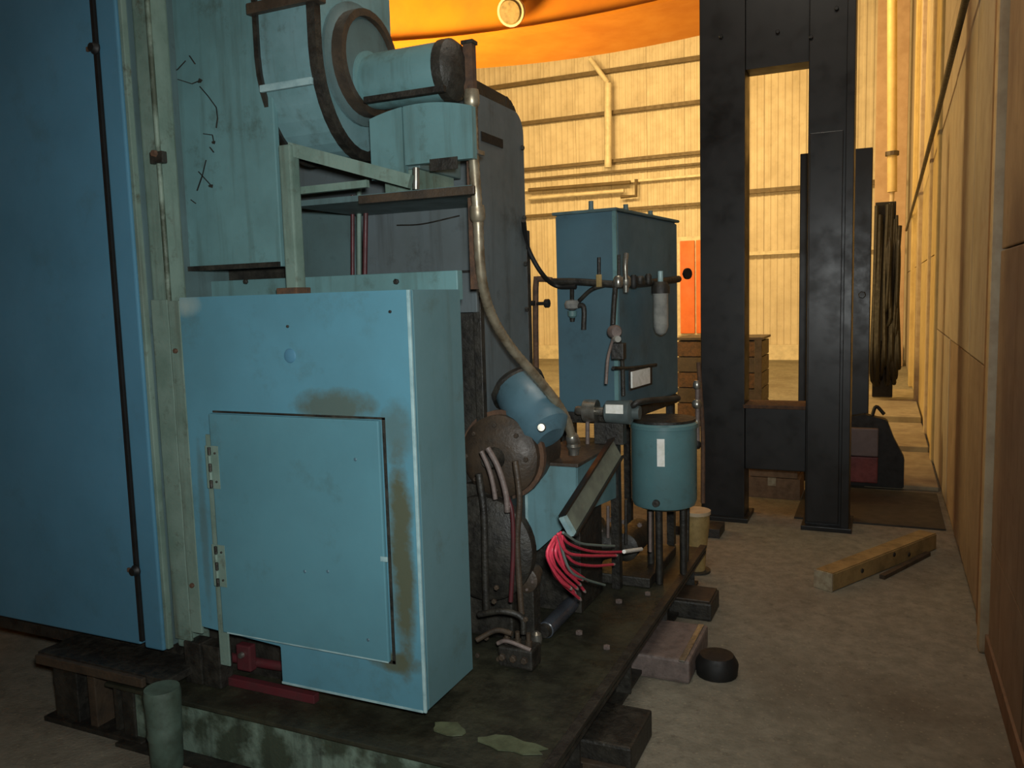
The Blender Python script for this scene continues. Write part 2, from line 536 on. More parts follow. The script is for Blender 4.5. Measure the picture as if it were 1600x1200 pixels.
# yellow pipe dropping in front of far column
t = thing('drop_pipe', 'thin yellowish pipe hanging down past the far beige column', 'pipe', PY(1395, 300, 14))
tube('pipe', [PY(1394, -20, 14), PY(1394, 300, 14)], 0.07, wally, t)
tube('nozzle', [PY(1394, 300, 14), PY(1391, 350, 14), PY(1386, 430, 14)], 0.035, rib_p, t)
bmf = bmesh.new()
b_lathe(bmf, PY(1394, 240, 14) - Vector((0, 0, 0.03)), (0, 0, 1), [(0, 0.1), (0.06, 0.1)], 12)
link('pipe_collar', bmf, brown, t)

# raised pale floor slabs and planks down the aisle
for i, (ya, yb, xa, xb, h, mt, lb) in enumerate(((7.1, 8.6, -0.12, 0.42, 0.035, slab_m, 'nearest pale concrete slab lying in the aisle'),
                                             (8.75, 10.3, -0.16, 0.42, 0.06, slab_m, 'second pale concrete slab along the aisle, behind the nearest'),
                                             (10.5, 13.4, -0.3, 0.42, 0.10, slab_m, 'farthest pale concrete slab, below the black hanging hoses'))):
    t = thing('floor_slab', lb, 'slab', ((xa + xb) / 2, (ya + yb) / 2, 0), 'concrete slabs along the aisle')
    box('slab', xa, xb, ya, yb, 0, h, mt, t, 0.008)
box('floor_shadow', -0.55, 0.40, 5.95, 6.98, 0, 0.012, shadow_m, None, 0.003, label='flat dark sheet in place of the floor shadow behind the black steel frame', cat='mat')  # floor shadow put in as a thin dark sheet

# ---------------------------------------------------------------- overhead crane girder
t = thing('crane_girder', 'wide orange overhead crane girder sagging under the roof', 'girder', (-4, 9.6, 4.7))
bm = bmesh.new()
bot, n_ = [], 22
for k in range(n_ + 1):
    x = -9.5 + 9.9 * k / n_
    u = (x + 4.4) / 5.0
    u = (x + 3.4) / 5.0
    bot.append((x, 4.655 + 0.6 * u * u))
grid = {}
for i, (x, z) in enumerate(bot):
    grid[i] = [bm.verts.new((x, 9.0, z)), bm.verts.new((x, 10.35, z)), bm.verts.new((x, 10.35, 6.6)), bm.verts.new((x, 9.0, 6.6))]
for i in range(n_):
    for k in range(4):
        bm.faces.new((grid[i][k], grid[i + 1][k], grid[i + 1][(k + 1) % 4], grid[i][(k + 1) % 4]))
bm.faces.new(grid[0])
bm.faces.new(grid[n_])
link('girder_web', bm, orange, t)
bm = bmesh.new()
g = {}
for i, (x, z) in enumerate(bot):
    g[i] = [bm.verts.new((x, 8.90, z - 0.035)), bm.verts.new((x, 9.08, z - 0.035)), bm.verts.new((x, 9.08, z + 0.0)), bm.verts.new((x, 8.90, z + 0.0))]
for i in range(n_):
    for k in range(4):
        bm.faces.new((g[i][k], g[i + 1][k], g[i + 1][(k + 1) % 4], g[i][(k + 1) % 4]))
bm.faces.new(g[0])
bm.faces.new(g[n_])
link('bottom_flange', bm, orange, t)
lp = PY(800, 12, 8.8)
t = thing('girder_floodlight', 'round pale floodlight mounted on the orange overhead girder', 'lamp', lp)
lathe('housing', lp + Vector((0, 0.1, 0)), (0, -1, -0.4), [(0, 0.05), (0.05, 0.14), (0.16, 0.16)], lampw, t)
lathe('lens', lp + Vector((0, -0.05, -0.06)), (0, -1, -0.4), [(0, 0.135), (0.02, 0.12)], tan, t)
bar('bracket', lp + Vector((0, 0.05, 0)), lp + Vector((0, 0.2, 0.12)), 0.05, 0.05, black, t)

# ---------------------------------------------------------------- black steel portal frame
fx0, fx1, fx2, fx3 = -1.165, -0.865, -0.462, -0.205
t = thing('portal_frame', 'tall black steel upright frame with a window-like opening, standing in the aisle', 'frame', (-0.68, 5.85, 0))
FY0, FY1 = 5.78, 6.0
box('upright', fx0, fx1, FY0, FY1, 0.02, 6.5, black, t, 0.006)
box('upright', fx2, fx3, FY0 - 0.04, FY1, 0.02, 6.5, black, t, 0.006)
box('upright_channel', fx3 - 0.245, fx3 - 0.045, FY0 - 0.065, FY0 - 0.04, 0.05, 2.6, black, t, 0.004)
box('upright_lip', fx3 - 0.03, fx3 + 0.02, FY0 - 0.07, FY1, 0.02, 6.5, black, t, 0.004)
box('cross_beam', fx1, fx2, FY0 + 0.02, FY1, 3.07, 6.5, black, t, 0.004)
box('cross_beam', fx1, fx2, FY0 + 0.02, FY1, 0.37, 0.80, black, t, 0.006)
box('ledge', fx1 - 0.01, fx2 + 0.01, FY0 - 0.01, FY1 + 0.06, 0.80, 0.825, rust, t, 0.004)
box('foot_plate', fx0 - 0.05, fx1 + 0.03, FY0 - 0.06, FY1 + 0.05, 0, 0.03, black, t, 0.004)
box('foot_plate', fx2 - 0.02, fx3 + 0.04, FY0 - 0.1, FY1 + 0.05, 0, 0.03, black, t, 0.004)
for x, z in ((-1.02, 3.3), (-0.45, 3.2), (-0.30, 3.35), (-0.66, 3.28)):
    bolt((x, FY0 - (0.04 if x > -0.6 else (0 if x < -0.9 else -0.02)), z), (0, -1, 0), 0.014, t, black)
# low feet poking left
box('steel_shim', -1.25, -0.95, 5.30, 5.5, 0, 0.06, dark, None, 0.004, label='flat dark steel shim on the floor left of the black frame foot', cat='shim')

# darker second frame behind
t = thing('tall_rack', 'tall narrow black rack standing behind the black frame, lower than it', 'rack', (-0.35, 7.3, 0))
rx0, rx1 = PY(1249, 400, 7.2).x, PY(1361, 400, 7.2).x
zt = PY(1362, 230, 7.2).z
box('side_post', rx1 - 0.22, rx1, 7.2, 7.34, 0.0, zt, black, t, 0.006)
box('side_post', rx0, rx0 + 0.14, 7.2, 7.34, 0.0, zt, rust if 0 else black, t, 0.006)
box('top_rail', rx0, rx1, 7.22, 7.34, zt - 0.14, zt, black, t, 0.004)
box('bottom_rail', rx0, rx1, 7.22, 7.34, 0.1, 0.3, black, t, 0.004)
bolt((rx1 - 0.06, 7.2, 1.55), (0, -1, 0), 0.03, t, black, 'knob')

# black hoses hanging in the aisle beyond
t = thing('hose_bundle', 'shaggy bundle of black hoses hung against the right wall far down the aisle', 'hose', (0.1, 12.5, 0.3))
hx0, hx1 = PY(1366, 400, 12).x, PY(1411, 400, 12).x
hz1, hz0 = PY(1390, 312, 12).z, PY(1390, 588, 12).z
box('hanger_board', hx0, hx1 - 0.09, 12.25, 12.32, 0.11, hz1, black_rub, t, 0.01)
for i in range(24):
    x = random.uniform(hx0 + 0.02, hx1 - 0.03)
    zz = hz0 + 0.03 + 1.0 * random.random() ** 2
    tube('hose', [(x, 12.2, hz1 - random.uniform(0, 0.5)), (x + random.uniform(-.03, .03), 12.1, (hz1 + zz) / 2), (x + random.uniform(-.03, .04), 12.0, zz), (x + random.uniform(-.05, .05), 12.1, zz - 0.12), (x, 12.18, zz + 0.2)], random.uniform(0.02, 0.035), black_rub, t, seg=7, n=4)

# red machine beyond the frame
ax, bx_ = PY(1328, 700, 6.9).x, PY(1372, 700, 6.9).x
zt = PY(1350, 652, 6.9).z
t = thing('floor_machine', 'low dull red and grey machine with a black rounded side, beyond the black frame', 'machine', ((ax + bx_) / 2, 7.05, 0.012))
box('red_panel', ax - 0.15, bx_, 6.98, 7.02, 0.06, 0.27, red_body, t, 0.01)
box('grey_panel', ax - 0.15, bx_, 6.97, 7.03, 0.275, 0.50, M('grey_pink_panel', (0.14, 0.11, 0.115), None, 0.5), t, 0.01)
pr = [(bx_ + 0.0, 7.0, 0.02), (bx_ + 0.19, 7.0, 0.02), (bx_ + 0.19, 7.0, 0.26), (bx_ + 0.11, 7.0, 0.42), (bx_ + 0.06, 7.0, 0.56), (bx_ - 0.1, 7.0, 0.60), (bx_ - 0.3, 7.0, 0.56), (bx_ - 0.3, 7.0, 0.02)]
prism('body', [Vector(p) + Vector((0, 0.04, 0)) for p in pr], (0, 0.12, 0), black_rub, t, 0.008)
tube('handle', [(bx_ - 0.05, 7.1, 0.58), (bx_ - 0.02, 7.1, 0.66), (bx_ + 0.04, 7.1, 0.60)], 0.014, black_rub, t)

# things seen through the frame's opening and left of it
c = thing('storage_crate', 'brown wooden crate standing beyond the opening in the black frame', 'crate', (-2.25, 10.4, 0))
cx0, cx1 = PY(1058, 560, 10.3).x, PY(1190, 560, 10.3).x
cz1 = PY(1180, 531, 10.3).z
for k in range(5):
    h = (cz1 - 0.04) / 5
    box('plank', cx0, cx1, 10.3, 10.34, 0.03 + k * h, 0.03 + (k + 1) * h - 0.012, brown if k % 2 else rust, c, 0.004)
    box('plank', cx1 - 0.03, cx1, 10.34, 11.0, 0.03 + k * h, 0.03 + (k + 1) * h - 0.012, brown, c, 0.004)
box('lid', cx0 - 0.02, cx1 + 0.02, 10.27, 11.02, cz1, cz1 + 0.03, brown, c, 0.004)
box('corner_post', cx1 - 0.08, cx1 + 0.005, 10.27, 10.3, 0.0, cz1, brown, c, 0.004)
box('inner_case', cx0 + 0.01, cx1 - 0.04, 10.35, 10.98, 0.0, cz1 - 0.01, dark, c, 0)
for i, (z0, z1, xa, xb, mt, lb) in enumerate(((0.0, 0.16, 1163, 1250, card, 'brown carton on the floor under the cross beam, lowest of its stack'), (0.165, 0.29, 1170, 1246, card, 'brown carton in the middle of the stack under the cross beam'), (0.295, 0.40, 1160, 1250, card, 'pale brown flat carton topmost of the stack under the cross beam'))):
    xa, xb = PY(xa, 760, 6.5).x, PY(xb, 760, 6.5).x
    c = thing('carton', lb, 'box', ((xa + xb) / 2, 6.6, z0), 'cartons stacked under the cross beam')
    box('carton_body', xa, xb, 6.5, 6.85, z0, z1, mt, c, 0.004)
    box('tape', (xa + xb) / 2 - 0.03, (xa + xb) / 2 + 0.03, 6.496, 6.7, z1 - 0.06, z1 + 0.002, timber_end, c, 0)

# ================================================================== MACHINE BASE
SXE = -0.86
sk = thing('machine_skid', 'dark oily steel skid base with beams under the blue machine', 'skid', (-2.0, 3.2, 0))
box('deck_plate', -2.62, SXE, 2.02, 4.38, 0.205, 0.22, deck_m, sk, 0.003)
box('web', -0.965, -0.945, 2.04, 4.36, 0.03, 0.205, dark, sk, 0)
box('top_flange', -1.02, SXE + 0.002, 2.02, 4.38, 0.19, 0.2045, dark, sk, 0)
box('bottom_flange', -1.02, -0.90, 2.02, 4.38, 0.015, 0.03, dark, sk, 0)
box('edge_angle', SXE - 0.03, SXE + 0.006, 2.02, 4.38, 0.221, 0.236, dark, sk, 0.003)
box('front_beam', -2.55, -1.02, 2.05, 2.07, 0.015, 0.19, cut_mat, sk, 0)
box('front_flange', -2.55, -1.02, 1.99, 2.12, 0.0, 0.014, dark, sk, 0)
box('cross_beam', -2.6, -1.02, 4.30, 4.36, 0.015, 0.20, dark, sk, 0)
for k in range(4):
    box('stiffener', -0.945, -0.885, 2.4 + k * 0.6, 2.412 + k * 0.6, 0.03, 0.19, dark, sk, 0)
box('rear_web', -2.60, -2.58, 2.04, 4.36, 0.03, 0.205, dark, sk, 0)
# stained deck patch
for (xx, yy, w_, h_) in ((800, 1165, 0.13, 0.05), (700, 1140, 0.07, 0.05)):
    p = PZ(xx, yy, 0.221)
    bm = bmesh.new()
    vs = [bm.verts.new((p.x + math.cos(a) * w_ * random.uniform(.6, 1), p.y + math.sin(a) * h_ * random.uniform(.6, 1), 0.2215)) for a in [k * math.tau / 14 for k in range(14)]]
    r = bmesh.ops.extrude_face_region(bm, geom=[bm.faces.new(vs)])
    bmesh.ops.translate(bm, vec=(0, 0, 0.003), verts=[v for v in r['geom'] if isinstance(v, bmesh.types.BMVert)])
    link('grease_patch', bm, M('grease', (0.10, 0.12, 0.07), (0.06, 0.07, 0.04), 0.35, scale=20), sk)

# blocks and pads under the skid's edge
bm = bmesh.new()
b_box(bm, -1.08, -0.70, 3.22, 3.62, 0.0, 0.10, 0.012)
t = thing('support_block', 'pinkish worn block poking out under the skid edge beside a black pad', 'block', (-0.88, 3.42, 0), 'blocks along the skid edge')
del_b = [(-0.905, -0.70, 3.20, 3.66)]
link('block', bm, pinkish, t)
box('metal_strip', -0.74, -0.715, 3.2, 3.60, 0.101, 0.108, bare, t, 0.002)
bm = bmesh.new()
b_lathe(bm, (-0.615, 3.36, 0.0), (0, 0, 1), [(0, 0.085), (0.05, 0.09), (0.085, 0.07), (0.09, 0.02)], 18)
link('rubber_pad', bm, black_rub, None, smooth=True, label='round black rubber pad on the floor right of the pinkish block', cat='pad')
t = thing('support_block', 'dark flat block under the skid edge nearest the camera', 'block', (-0.84, 2.64, 0), 'blocks along the skid edge')
box('block', -1.06, -0.74, 2.50, 2.78, 0.0, 0.10, dark, t, 0.01)
box('lower_plate', -1.07, -0.755, 2.47, 2.50, 0.0, 0.035, brown, t, 0.004)
t = thing('support_block', 'small dark block under the skid edge, farthest of the blocks', 'block', (-0.80, 4.0, 0), 'blocks along the skid edge')
box('block', -1.0, -0.74, 3.90, 4.12, 0.0, 0.09, dark, t, 0.01)
box('cap_plate', -0.99, -0.75, 3.91, 4.11, 0.091, 0.10, brown, t, 0.003)

# tan pedestal behind the skid end
t = thing('pedestal', 'tan cylindrical pedestal standing on the floor below the teal tank', 'pedestal', (-0.98, 4.60, 0))
lathe('column', (-0.96, 4.62, 0.012), (0, 0, 1), [(0, 0.05), (0.1, 0.055), (0.26, 0.075), (0.33, 0.075)], tan, t)
lathe('base_ring', (-0.96, 4.62, 0), (0, 0, 1), [(0, 0.08), (0.012, 0.08)], dark, t)
lathe('rim', (-0.96, 4.62, 0.342), (0, 0, 1), [(0, 0.082), (0.02, 0.082)], rib_p, t)

# timber on the floor
a, b_ = PZ(1300, 925, 0.0), PZ(1462, 858, 0.0)
t = thing('timber_beam', 'weathered yellow-brown timber beam lying on the floor by the right wall', 'timber', (0, 5, 0))
d_ = (b_ - a).normalized()
s_ = Vector((-d_.y, d_.x, 0))
bm = bmesh.new()
b_bar(bm, a + Vector((0, 0, 0.051)) + s_ * 0.05, b_ + Vector((0, 0, 0.051)) + s_ * 0.05, 0.11, 0.10)
bmesh.ops.bevel(bm, geom=list(bm.edges), offset=0.006, segments=2, affect='EDGES')
link('beam', bm, timber_m, t)
bar('sawn_end', a + Vector((0, 0, 0.051)) + s_ * 0.05 - d_ * 0.008, a + Vector((0, 0, 0.051)) + s_ * 0.05, 0.108, 0.098, timber_end, t)
for u, v in ((0.25, 0.0), (0.55, 0.02), (0.7, -0.015)):
    p = a.lerp(b_, u) + Vector((0, 0, 0.055 + v)) - s_ * 0.0085
    lathe('knot', p, -s_, [(0, 0.014), (0.004, 0.010)], dark, t, seg=8)
a2, b2 = PZ(1378, 905, 0), PZ(1450, 868, 0)
bar('wood_strip', a2 + Vector((0, 0, 0.012)), b2 + Vector((0, 0, 0.012)), 0.03, 0.022, brown, None, label='thin dark wood strip on the floor right of the timber beam', cat='strip')

# ================================================================== BIG LEFT CABINET
cb = thing('tall_cabinet', 'tall plain blue steel cabinet filling the left side', 'cabinet', (-3.1, 2.5, 0.34))
xs = -2.515
box('body', -3.9, -2.40, 2.15, 2.74, 0.345, 3.05, teal_dark, cb, 0.004)
box('door', -3.88, xs - 0.008, 2.11, 2.146, 0.345, 3.04, blue, cb, 0.006)
box('door_frame', xs + 0.010, -2.412, 2.115, 2.148, 0.335, 3.04, blue, cb, 0.006)
box('frame_edge', -2.411, -2.395, 2.125, 2.149, 0.34, 3.04, teal_worn, cb, 0.003)
box('seam_gasket', xs - 0.0075, xs + 0.0075, 2.106, 2.149, 0.36, 3.03, black_rub, cb, 0)
for z in (2.505, 0.635):
    l_ = lathe('latch', (xs + 0.004, 2.108, z), (0, -1, 0), [(0, 0.022), (0.006, 0.022), (0.012, 0.016), (0.022, 0.014)], black_rub, cb, seg=14)
    box('latch_tab', xs - 0.034, xs + 0.002, 2.098, 2.107, z - 0.008, z + 0.008, rust, l_, 0.002)
box('bottom_rail', -3.88, -2.42, 2.2, 2.26, 0.24, 0.344, dark, cb, 0)

box('floor_light_screen', -4.9, -2.62, 2.66, 2.72, 0.0, 0.344, dark, cb, 0)  # added dark sheet, hides the lamplit floor beyond the cabinet's underside
# support stand under it, at the far left
t = thing('support_stand', 'dark steel trestle stand on the floor under the tall blue cabinet', 'stand', (-2.6, 2.15, 0))
SY = 2.02
box('top_plate', -2.98, -2.30, SY, SY + 0.32, 0.255, 0.285, dark, t, 0.004)
box('top_bar', -2.97, -2.40, SY - 0.02, SY, 0.245, 0.28, brown, t, 0.004)
box('leg', -2.93, -2.80, SY + 0.02, SY + 0.3, 0.0, 0.254, dark, t, 0.004)
box('leg', -2.56, -2.50, SY + 0.02, SY + 0.3, 0.0, 0.254, dark, t, 0.004)
box('leg', -2.74, -2.70, SY + 0.02, SY + 0.1, 0.0, 0.254, brown, t, 0.004)
box('foot', -2.98, -2.45, SY + 0.0, SY + 0.34, 0.0, 0.02, dark, t, 0.004)
p = PY(252, 1065, 1.95)
lathe('oil_drum', (p.x, 1.95, 0.0), (0, 0, 1), [(0, 0.048), (0.02, 0.054), (0.12, 0.056), (0.135, 0.06), (0.15, 0.056), (0.28, 0.062), (0.30, 0.058)], M('dull_green_paint', (0.075, 0.115, 0.09), (0.03, 0.045, 0.03), 0.6, scale=9), None, label='small battered green drum on the floor beside the dark trestle', cat='drum')

# ================================================================== MACHINE HOUSING ABOVE THE BOX
hs = thing('machine_housing', 'teal upper housing with posts, panels and a shelf behind the blue box', 'housing', (-1.9, 2.6, 0.22))
# left posts
def vpost(name, xp, y, w, d, z0, z1, mat, bev=0.004):
    return box(name, xp - w / 2, xp + w / 2, y, y + d, z0, z1, mat, hs, bev)


vpost('post', -2.350, 2.16, 0.075, 0.09, 0.34, 3.0, teal_worn, 0.01)
tube('post_rod', [(-2.300, 2.150, 0.45), (-2.296, 2.150, 1.7), (-2.300, 2.150, 3.0)], 0.009, cut_mat, hs, n=1)
p = PY(245, 245, 2.14)
bl = box('clamp', p.x - 0.03, p.x + 0.03, 2.135, 2.158, p.z - 0.022, p.z + 0.018, dark, hs, 0.004)
lathe('clamp_bolt', (p.x, 2.134, p.z + 0.01), (0, -1, 0), [(0, 0.013), (0.012, 0.011)], rust, bl, seg=6)
# upper panel
pw0, pw1 = PY(256, 300, 2.36).x, PY(434, 300, 2.36).x
z0 = PY(350, 421, 2.36).z
box('upper_panel', pw0 - 0.05, pw1, 2.36, 2.385, z0, 3.05, teal, hs, 0.004)
bar('panel_hem', (pw0 - 0.03, 2.353, z0 + 0.008), (pw1 - 0.005, 2.353, z0 + 0.008), 0.012, 0.018, dark, hs)
box('inner_wall', pw0 - 0.1, -2.12, 2.56, 2.575, 1.30, z0 + 0.2, dark, hs, 0)
# chipped paint on the upper panel
chips = [[(290, 95), (278, 108), (272, 112)], [(278, 124), (300, 131), (312, 126)], [(312, 135), (325, 150), (338, 168), (340, 185), (338, 200)], [(318, 209), (332, 211), (334, 222)], [(328, 230), (334, 238)], [(322, 250), (316, 275), (308, 298)], [(310, 268), (330, 290)], [(296, 87), (305, 100)], [(298, 312), (306, 318)]]
for ci, ch in enumerate(chips):
    bm = bmesh.new()
    if ci in (1, 3, 6):
        q = PY(ch[-1][0], ch[-1][1], 2.358)
        b_prism(bm, [(q.x + math.cos(k) * random.uniform(.006, .02), 2.358, q.z + math.sin(k) * random.uniform(.004, .012)) for k in range(6)], (0, 0.0015, 0))
    for (xa, ya), (xb, yb) in zip(ch, ch[1:]):
        pa, pb = PY(xa, ya, 2.358), PY(xb, yb, 2.358)
        b_bar(bm, pa, pb, 0.003, random.choice((0.003, 0.005)), up=(0, 1, 0))
    link('paint_chip', bm, dark, hs)
# right post
p = PY(447, 230, 2.34)
vpost('post', PY(449, 330, 2.34).x, 2.34, 0.05, 0.05, 1.62, p.z + 0.01, teal_worn, 0.006)
box('post_foot', PY(449, 430, 2.34).x - 0.045, PY(449, 430, 2.34).x + 0.045, 2.33, 2.41, 1.637, 1.66, rust, hs, 0.003)
# sill between panel and box top
box('sill', -2.62, -1.31, 2.462, 2.50, 1.60, 1.70, teal, hs, 0.004)
for xx in (300, 385, 620):
    p = PY(xx, 440, 2.455)
    bolt(p, (0, -1, 0), 0.010, hs, dark)
# lower grey teal panels behind
EX, EY = -1.45, 2.88
zb = 1.55
zt = PY(600, 322, EY).z
xm = PY(560, 380, EY).x
box('back_panel', PY(455, 380, EY).x - 0.15, xm - 0.02, EY, EY + 0.02, zb, zt, teal_dark, hs, 0.003)
box('back_panel', xm + 0.02, EX, EY, EY + 0.02, zb, zt, grey_blue, hs, 0.003)
box('panel_joint', PY(455, 380, EY).x - 0.15, EX, EY - 0.004, EY, PY(600, 432, EY).z, PY(600, 428, EY).z, dark, hs, 0)
box('wide_panel', PY(455, 250, EY + .03).x - 0.2, EX, EY + 0.03, EY + 0.05, zt - 0.02, 2.42, grey_blue, hs, 0.003)
tube('scratch', [PY(620, 352, EY - 0.004), PY(660, 350, EY - 0.004), PY(718, 337, EY - 0.004)], 0.003, dark, hs, seg=5)
# dark red strap and its bare companion pipe
t = thing('red_strap', 'dark red vertical strap with a pale pipe between the two back panels', 'strap', PY(562, 440, 2.80))
tube('strap', [PY(572, 305, 2.80), PY(570, 440, 2.80), PY(569, 470, 2.80)], 0.010, maroon, t, n=1)
tube('strap', [PY(551, 305, 2.80), PY(551, 440, 2.80), PY(551, 470, 2.80)], 0.008, maroon, t, n=1)
tube('pipe', [PY(561, 290, 2.80), PY(561, 440, 2.80), PY(560, 470, 2.80)], 0.010, teal_worn, t, n=1)
# shelf
sz = PY(600, 306, 2.45).z
prism('shelf', [(PY(455, 300, 2.45).x, 2.45, sz - 0.01), (PY(738, 310, 2.45).x, 2.45, sz - 0.01), (EX - 0.02, 2.87, sz - 0.01), (PY(455, 300, 2.45).x, 2.87, sz - 0.01)], (0, 0, 0.02), teal_dark, hs)
box('shelf_lip', PY(560, 300, 2.44).x, PY(742, 310, 2.44).x, 2.435, 2.449, sz - 0.022, sz + 0.006, brown, hs, 0.003)
# slanting brace
bar('slanting_brace', PY(452, 233, 2.37), PY(642, 284, 2.43), 0.03, 0.045, teal_worn, hs)
bar('slanting_brace', PY(462, 299, 2.41), PY(575, 287, 2.43), 0.02, 0.025, teal_worn, hs)

# ---------------------------------------------------------------- blower
bl = thing('blower', 'teal centrifugal blower with curved scroll casing and side motor, upper middle', 'blower', (-1.7, 2.62, sz + 0.01))
bx0, bx1 = -1.985, -1.765
cy, cz, R0 = 2.60, 2.46, 0.235
prof = []
for k in range(0, 19):
    a = math.pi + math.pi * k / 18 * 1.0
    r = R0 + 0.03 * (1 - k / 18)
    prof.append((cy + math.cos(a) * r, cz + math.sin(a) * r * 1.32))
prof.append((cy + R0, 3.05))
prof.append((cy - R0 - 0.03, 3.05))
prism('scroll_casing', [(bx0, y, z) for y, z in prof], (bx1 - bx0, 0, 0), M('duct_teal', (0.15, 0.27, 0.29), (0.11, 0.21, 0.22), 0.42, scale=6, dirt=(0.05, 0.06, 0.04), dirt_amt=0.7, streak=True), bl)
# angle rims along both edges of the scroll
def offset(line, d):
    out = []
    for k, (a0, b0) in enumerate(line):
        p_, q_ = line[max(k - 1, 0)], line[min(k + 1, len(line) - 1)]
        t_ = Vector((q_[0] - p_[0], q_[1] - p_[1])).normalized()
        out.append((a0 - t_.y * d * -1, b0 + t_.x * d * -1))
    return out


edge_line = [(cy - R0 - 0.03, 3.04)] + prof[:-2]
for nm, xx, wd in (('scroll_rim', bx1 - 0.006, 0.032), ('scroll_rim', bx0 - 0.016, 0.018)):
    o1, o2 = offset(edge_line, -0.022), offset(edge_line, 0.012)
    prism(nm, [(xx, y, z) for y, z in o1 + o2[::-1]], (wd, 0, 0), dark, bl)
p = PY(480, 132, 2.36)
box('casing_strap', bx0 - 0.002, bx1 + 0.0, 2.322, 2.336, p.z - 0.012, p.z + 0.012, pale_edge, bl, 0.003)
box('outlet_flange', bx0 - 0.03, bx1 + 0.05, 2.31, 2.36, PY(480, 6, 2.33).z, PY(480, -12, 2.33).z, brown, bl, 0.004)
lathe('side_plate', (bx1 + 0.002, cy, cz), (1, 0, 0), [(0, 0.215), (0.012, 0.215), (0.014, 0.19), (0.05, 0.15)], teal_dark, bl, seg=32)
lathe('plate_rim', (bx1 + 0.014, cy, cz), (1, 0, 0), [(0, 0.185), (0.05, 0.185), (0.05, 0.16), (0.0, 0.16)], brown, bl, seg=32)
# motor
mc = PY(655, 118, cy)
mx0, mx1 = PY(585, 118, cy).x, PY(726, 118, cy).x
mr = 0.098
lathe('motor', (bx1 + 0.03, cy, mc.z), (1, 0, 0), [(0, 0.11), (0.03, 0.11), (0.031, mr * 0.93), (0.07, mr), (mx1 - bx1 - 0.12, mr), (mx1 - bx1 - 0.10, mr * 0.97)], teal, bl, seg=32)
lathe('motor_end_cap', (mx1 - 0.075, cy, mc.z), (1, 0, 0), [(0, mr * 1.06), (0.035, mr * 1.06), (0.06, mr * 0.85), (0.075, mr * 0.4)], dark, bl, seg=28)
for k in range(5):
    a = k * math.tau / 5
    bolt((mx1 - 0.03, cy + math.cos(a) * 0.085, mc.z + math.sin(a) * 0.085), (1, 0, 0), 0.008, bl, dark)
bar('motor_band', (mx0 + 0.03, cy - mr - 0.012, mc.z - mr * 0.9), (mx1 - 0.02, cy - mr - 0.012, mc.z - mr * 0.9), 0.02, 0.02, dark, bl)
# motor pedestal housing
hx0, hx1 = PY(578, 210, 2.50).x, PY(738, 210, 2.50).x
hz1, hz0 = PY(650, 168, 2.50).z, PY(650, 275, 2.50).z
hxm = PY(630, 210, 2.5).x
for nm, xa, xb, za, mt in (('pedestal_panel', hx0, hxm - 0.003, hz0 + 0.0, teal), ('pedestal_panel', hxm + 0.003, hx1, hz0 + 0.04, teal)):
    pts = [(xa, za), (xb, za)]
    m_ = 10
    for k in range(m_ + 1):
        x = xb + (xa - xb) * k / m_
        u = (x - (hx0 + hx1) / 2) / (hx1 - hx0) * 2
        pts.append((x, hz1 + 0.012 - 0.03 * u * u))
    prism(nm, [(x, 2.50, z) for x, z in pts], (0, 0.03, 0), mt, bl)
box('pedestal_core', hx0 + 0.01, EX - 0.03, 2.532, 2.84, hz0 + 0.03, hz1 - 0.03, teal_dark, bl, 0.004)
box('pedestal_foot', hx0 + 0.03, EX - 0.04, 2.535, 2.80, sz + 0.0125, hz0 + 0.03, teal_worn, bl, 0.003)
box('vent_notch', PY(672, 260, 2.496).x, PY(715, 260, 2.496).x, 2.494, 2.499, hz0 + 0.01, hz0 + 0.05, dark, bl, 0)
tube('drain_stub', [PY(650, 262, 2.47), PY(650, 296, 2.47)], 0.012, bare, bl)

# ---------------------------------------------------------------- enclosure behind
en = thing('engine_enclosure', 'tall grey-blue enclosure with rounded top corner and a black slot, behind the conduit', 'enclosure', (EX - 0.5, 3.2, 0.22))
ztop = PX(765, 155, EX).z
yf = PX(820, 300, EX).y
zbot = 1.12
r_ = 0.09
pts = [(EY + 0.055, zbot), (yf, zbot), (yf, ztop - r_)]
for k in range(1, 7):
    a = k * math.pi / 12
    pts.append((yf - r_ + math.cos(a) * r_, ztop - r_ + math.sin(a) * r_))
pts += [(EY + 0.055, ztop)]
prism('side_wall', [(EX - 0.02, y, z) for y, z in pts], (0.02, 0, 0), grey_blue, en)
bm = bmesh.new()
for (y0_, z0_), (y1_, z1_) in zip(pts[1:], pts[2:]):
    b_bar(bm, (EX - 0.05, y0_ + 0.008, z0_ + 0.004), (EX - 0.05, y1_ + 0.004, z1_ + 0.010), 0.13, 0.014, up=(1, 0, 0))
link('edge_trim', bm, dark, en)
box('front_post', EX - 0.03, EX + 0.004, EY + 0.022, EY + 0.055, 0.22, ztop, dark, en, 0.003)
pa, pb = PX(752, 205, EX + 0.003), PX(786, 232, EX + 0.003)
box('slot', EX - 0.001, EX + 0.004, min(pa.y, pb.y), max(pa.y, pb.y), pb.z, pa.z, black_rub, en, 0)
box('inner_block', EX - 1.0, EX - 0.03, EY + 0.06, yf - 0.03, 0.25, ztop - 0.03, dark, en, 0)
box('lower_rail', EX - 0.02, EX + 0.01, EY + 0.056, yf, zbot - 0.05, zbot - 0.002, dark, en, 0.003)
for zz in (2.25, 1.95, 1.55, 1.75):
    bolt((EX + 0.002, yf - 0.03, zz), (1, 0, 0), 0.011, en, dark)
# brackets with a loose cable on its far edge
box('rear_post', EX - 0.03, EX - 0.002, yf + 0.012, yf + 0.05, 0.22, 1.9, dark, en, 0.003)

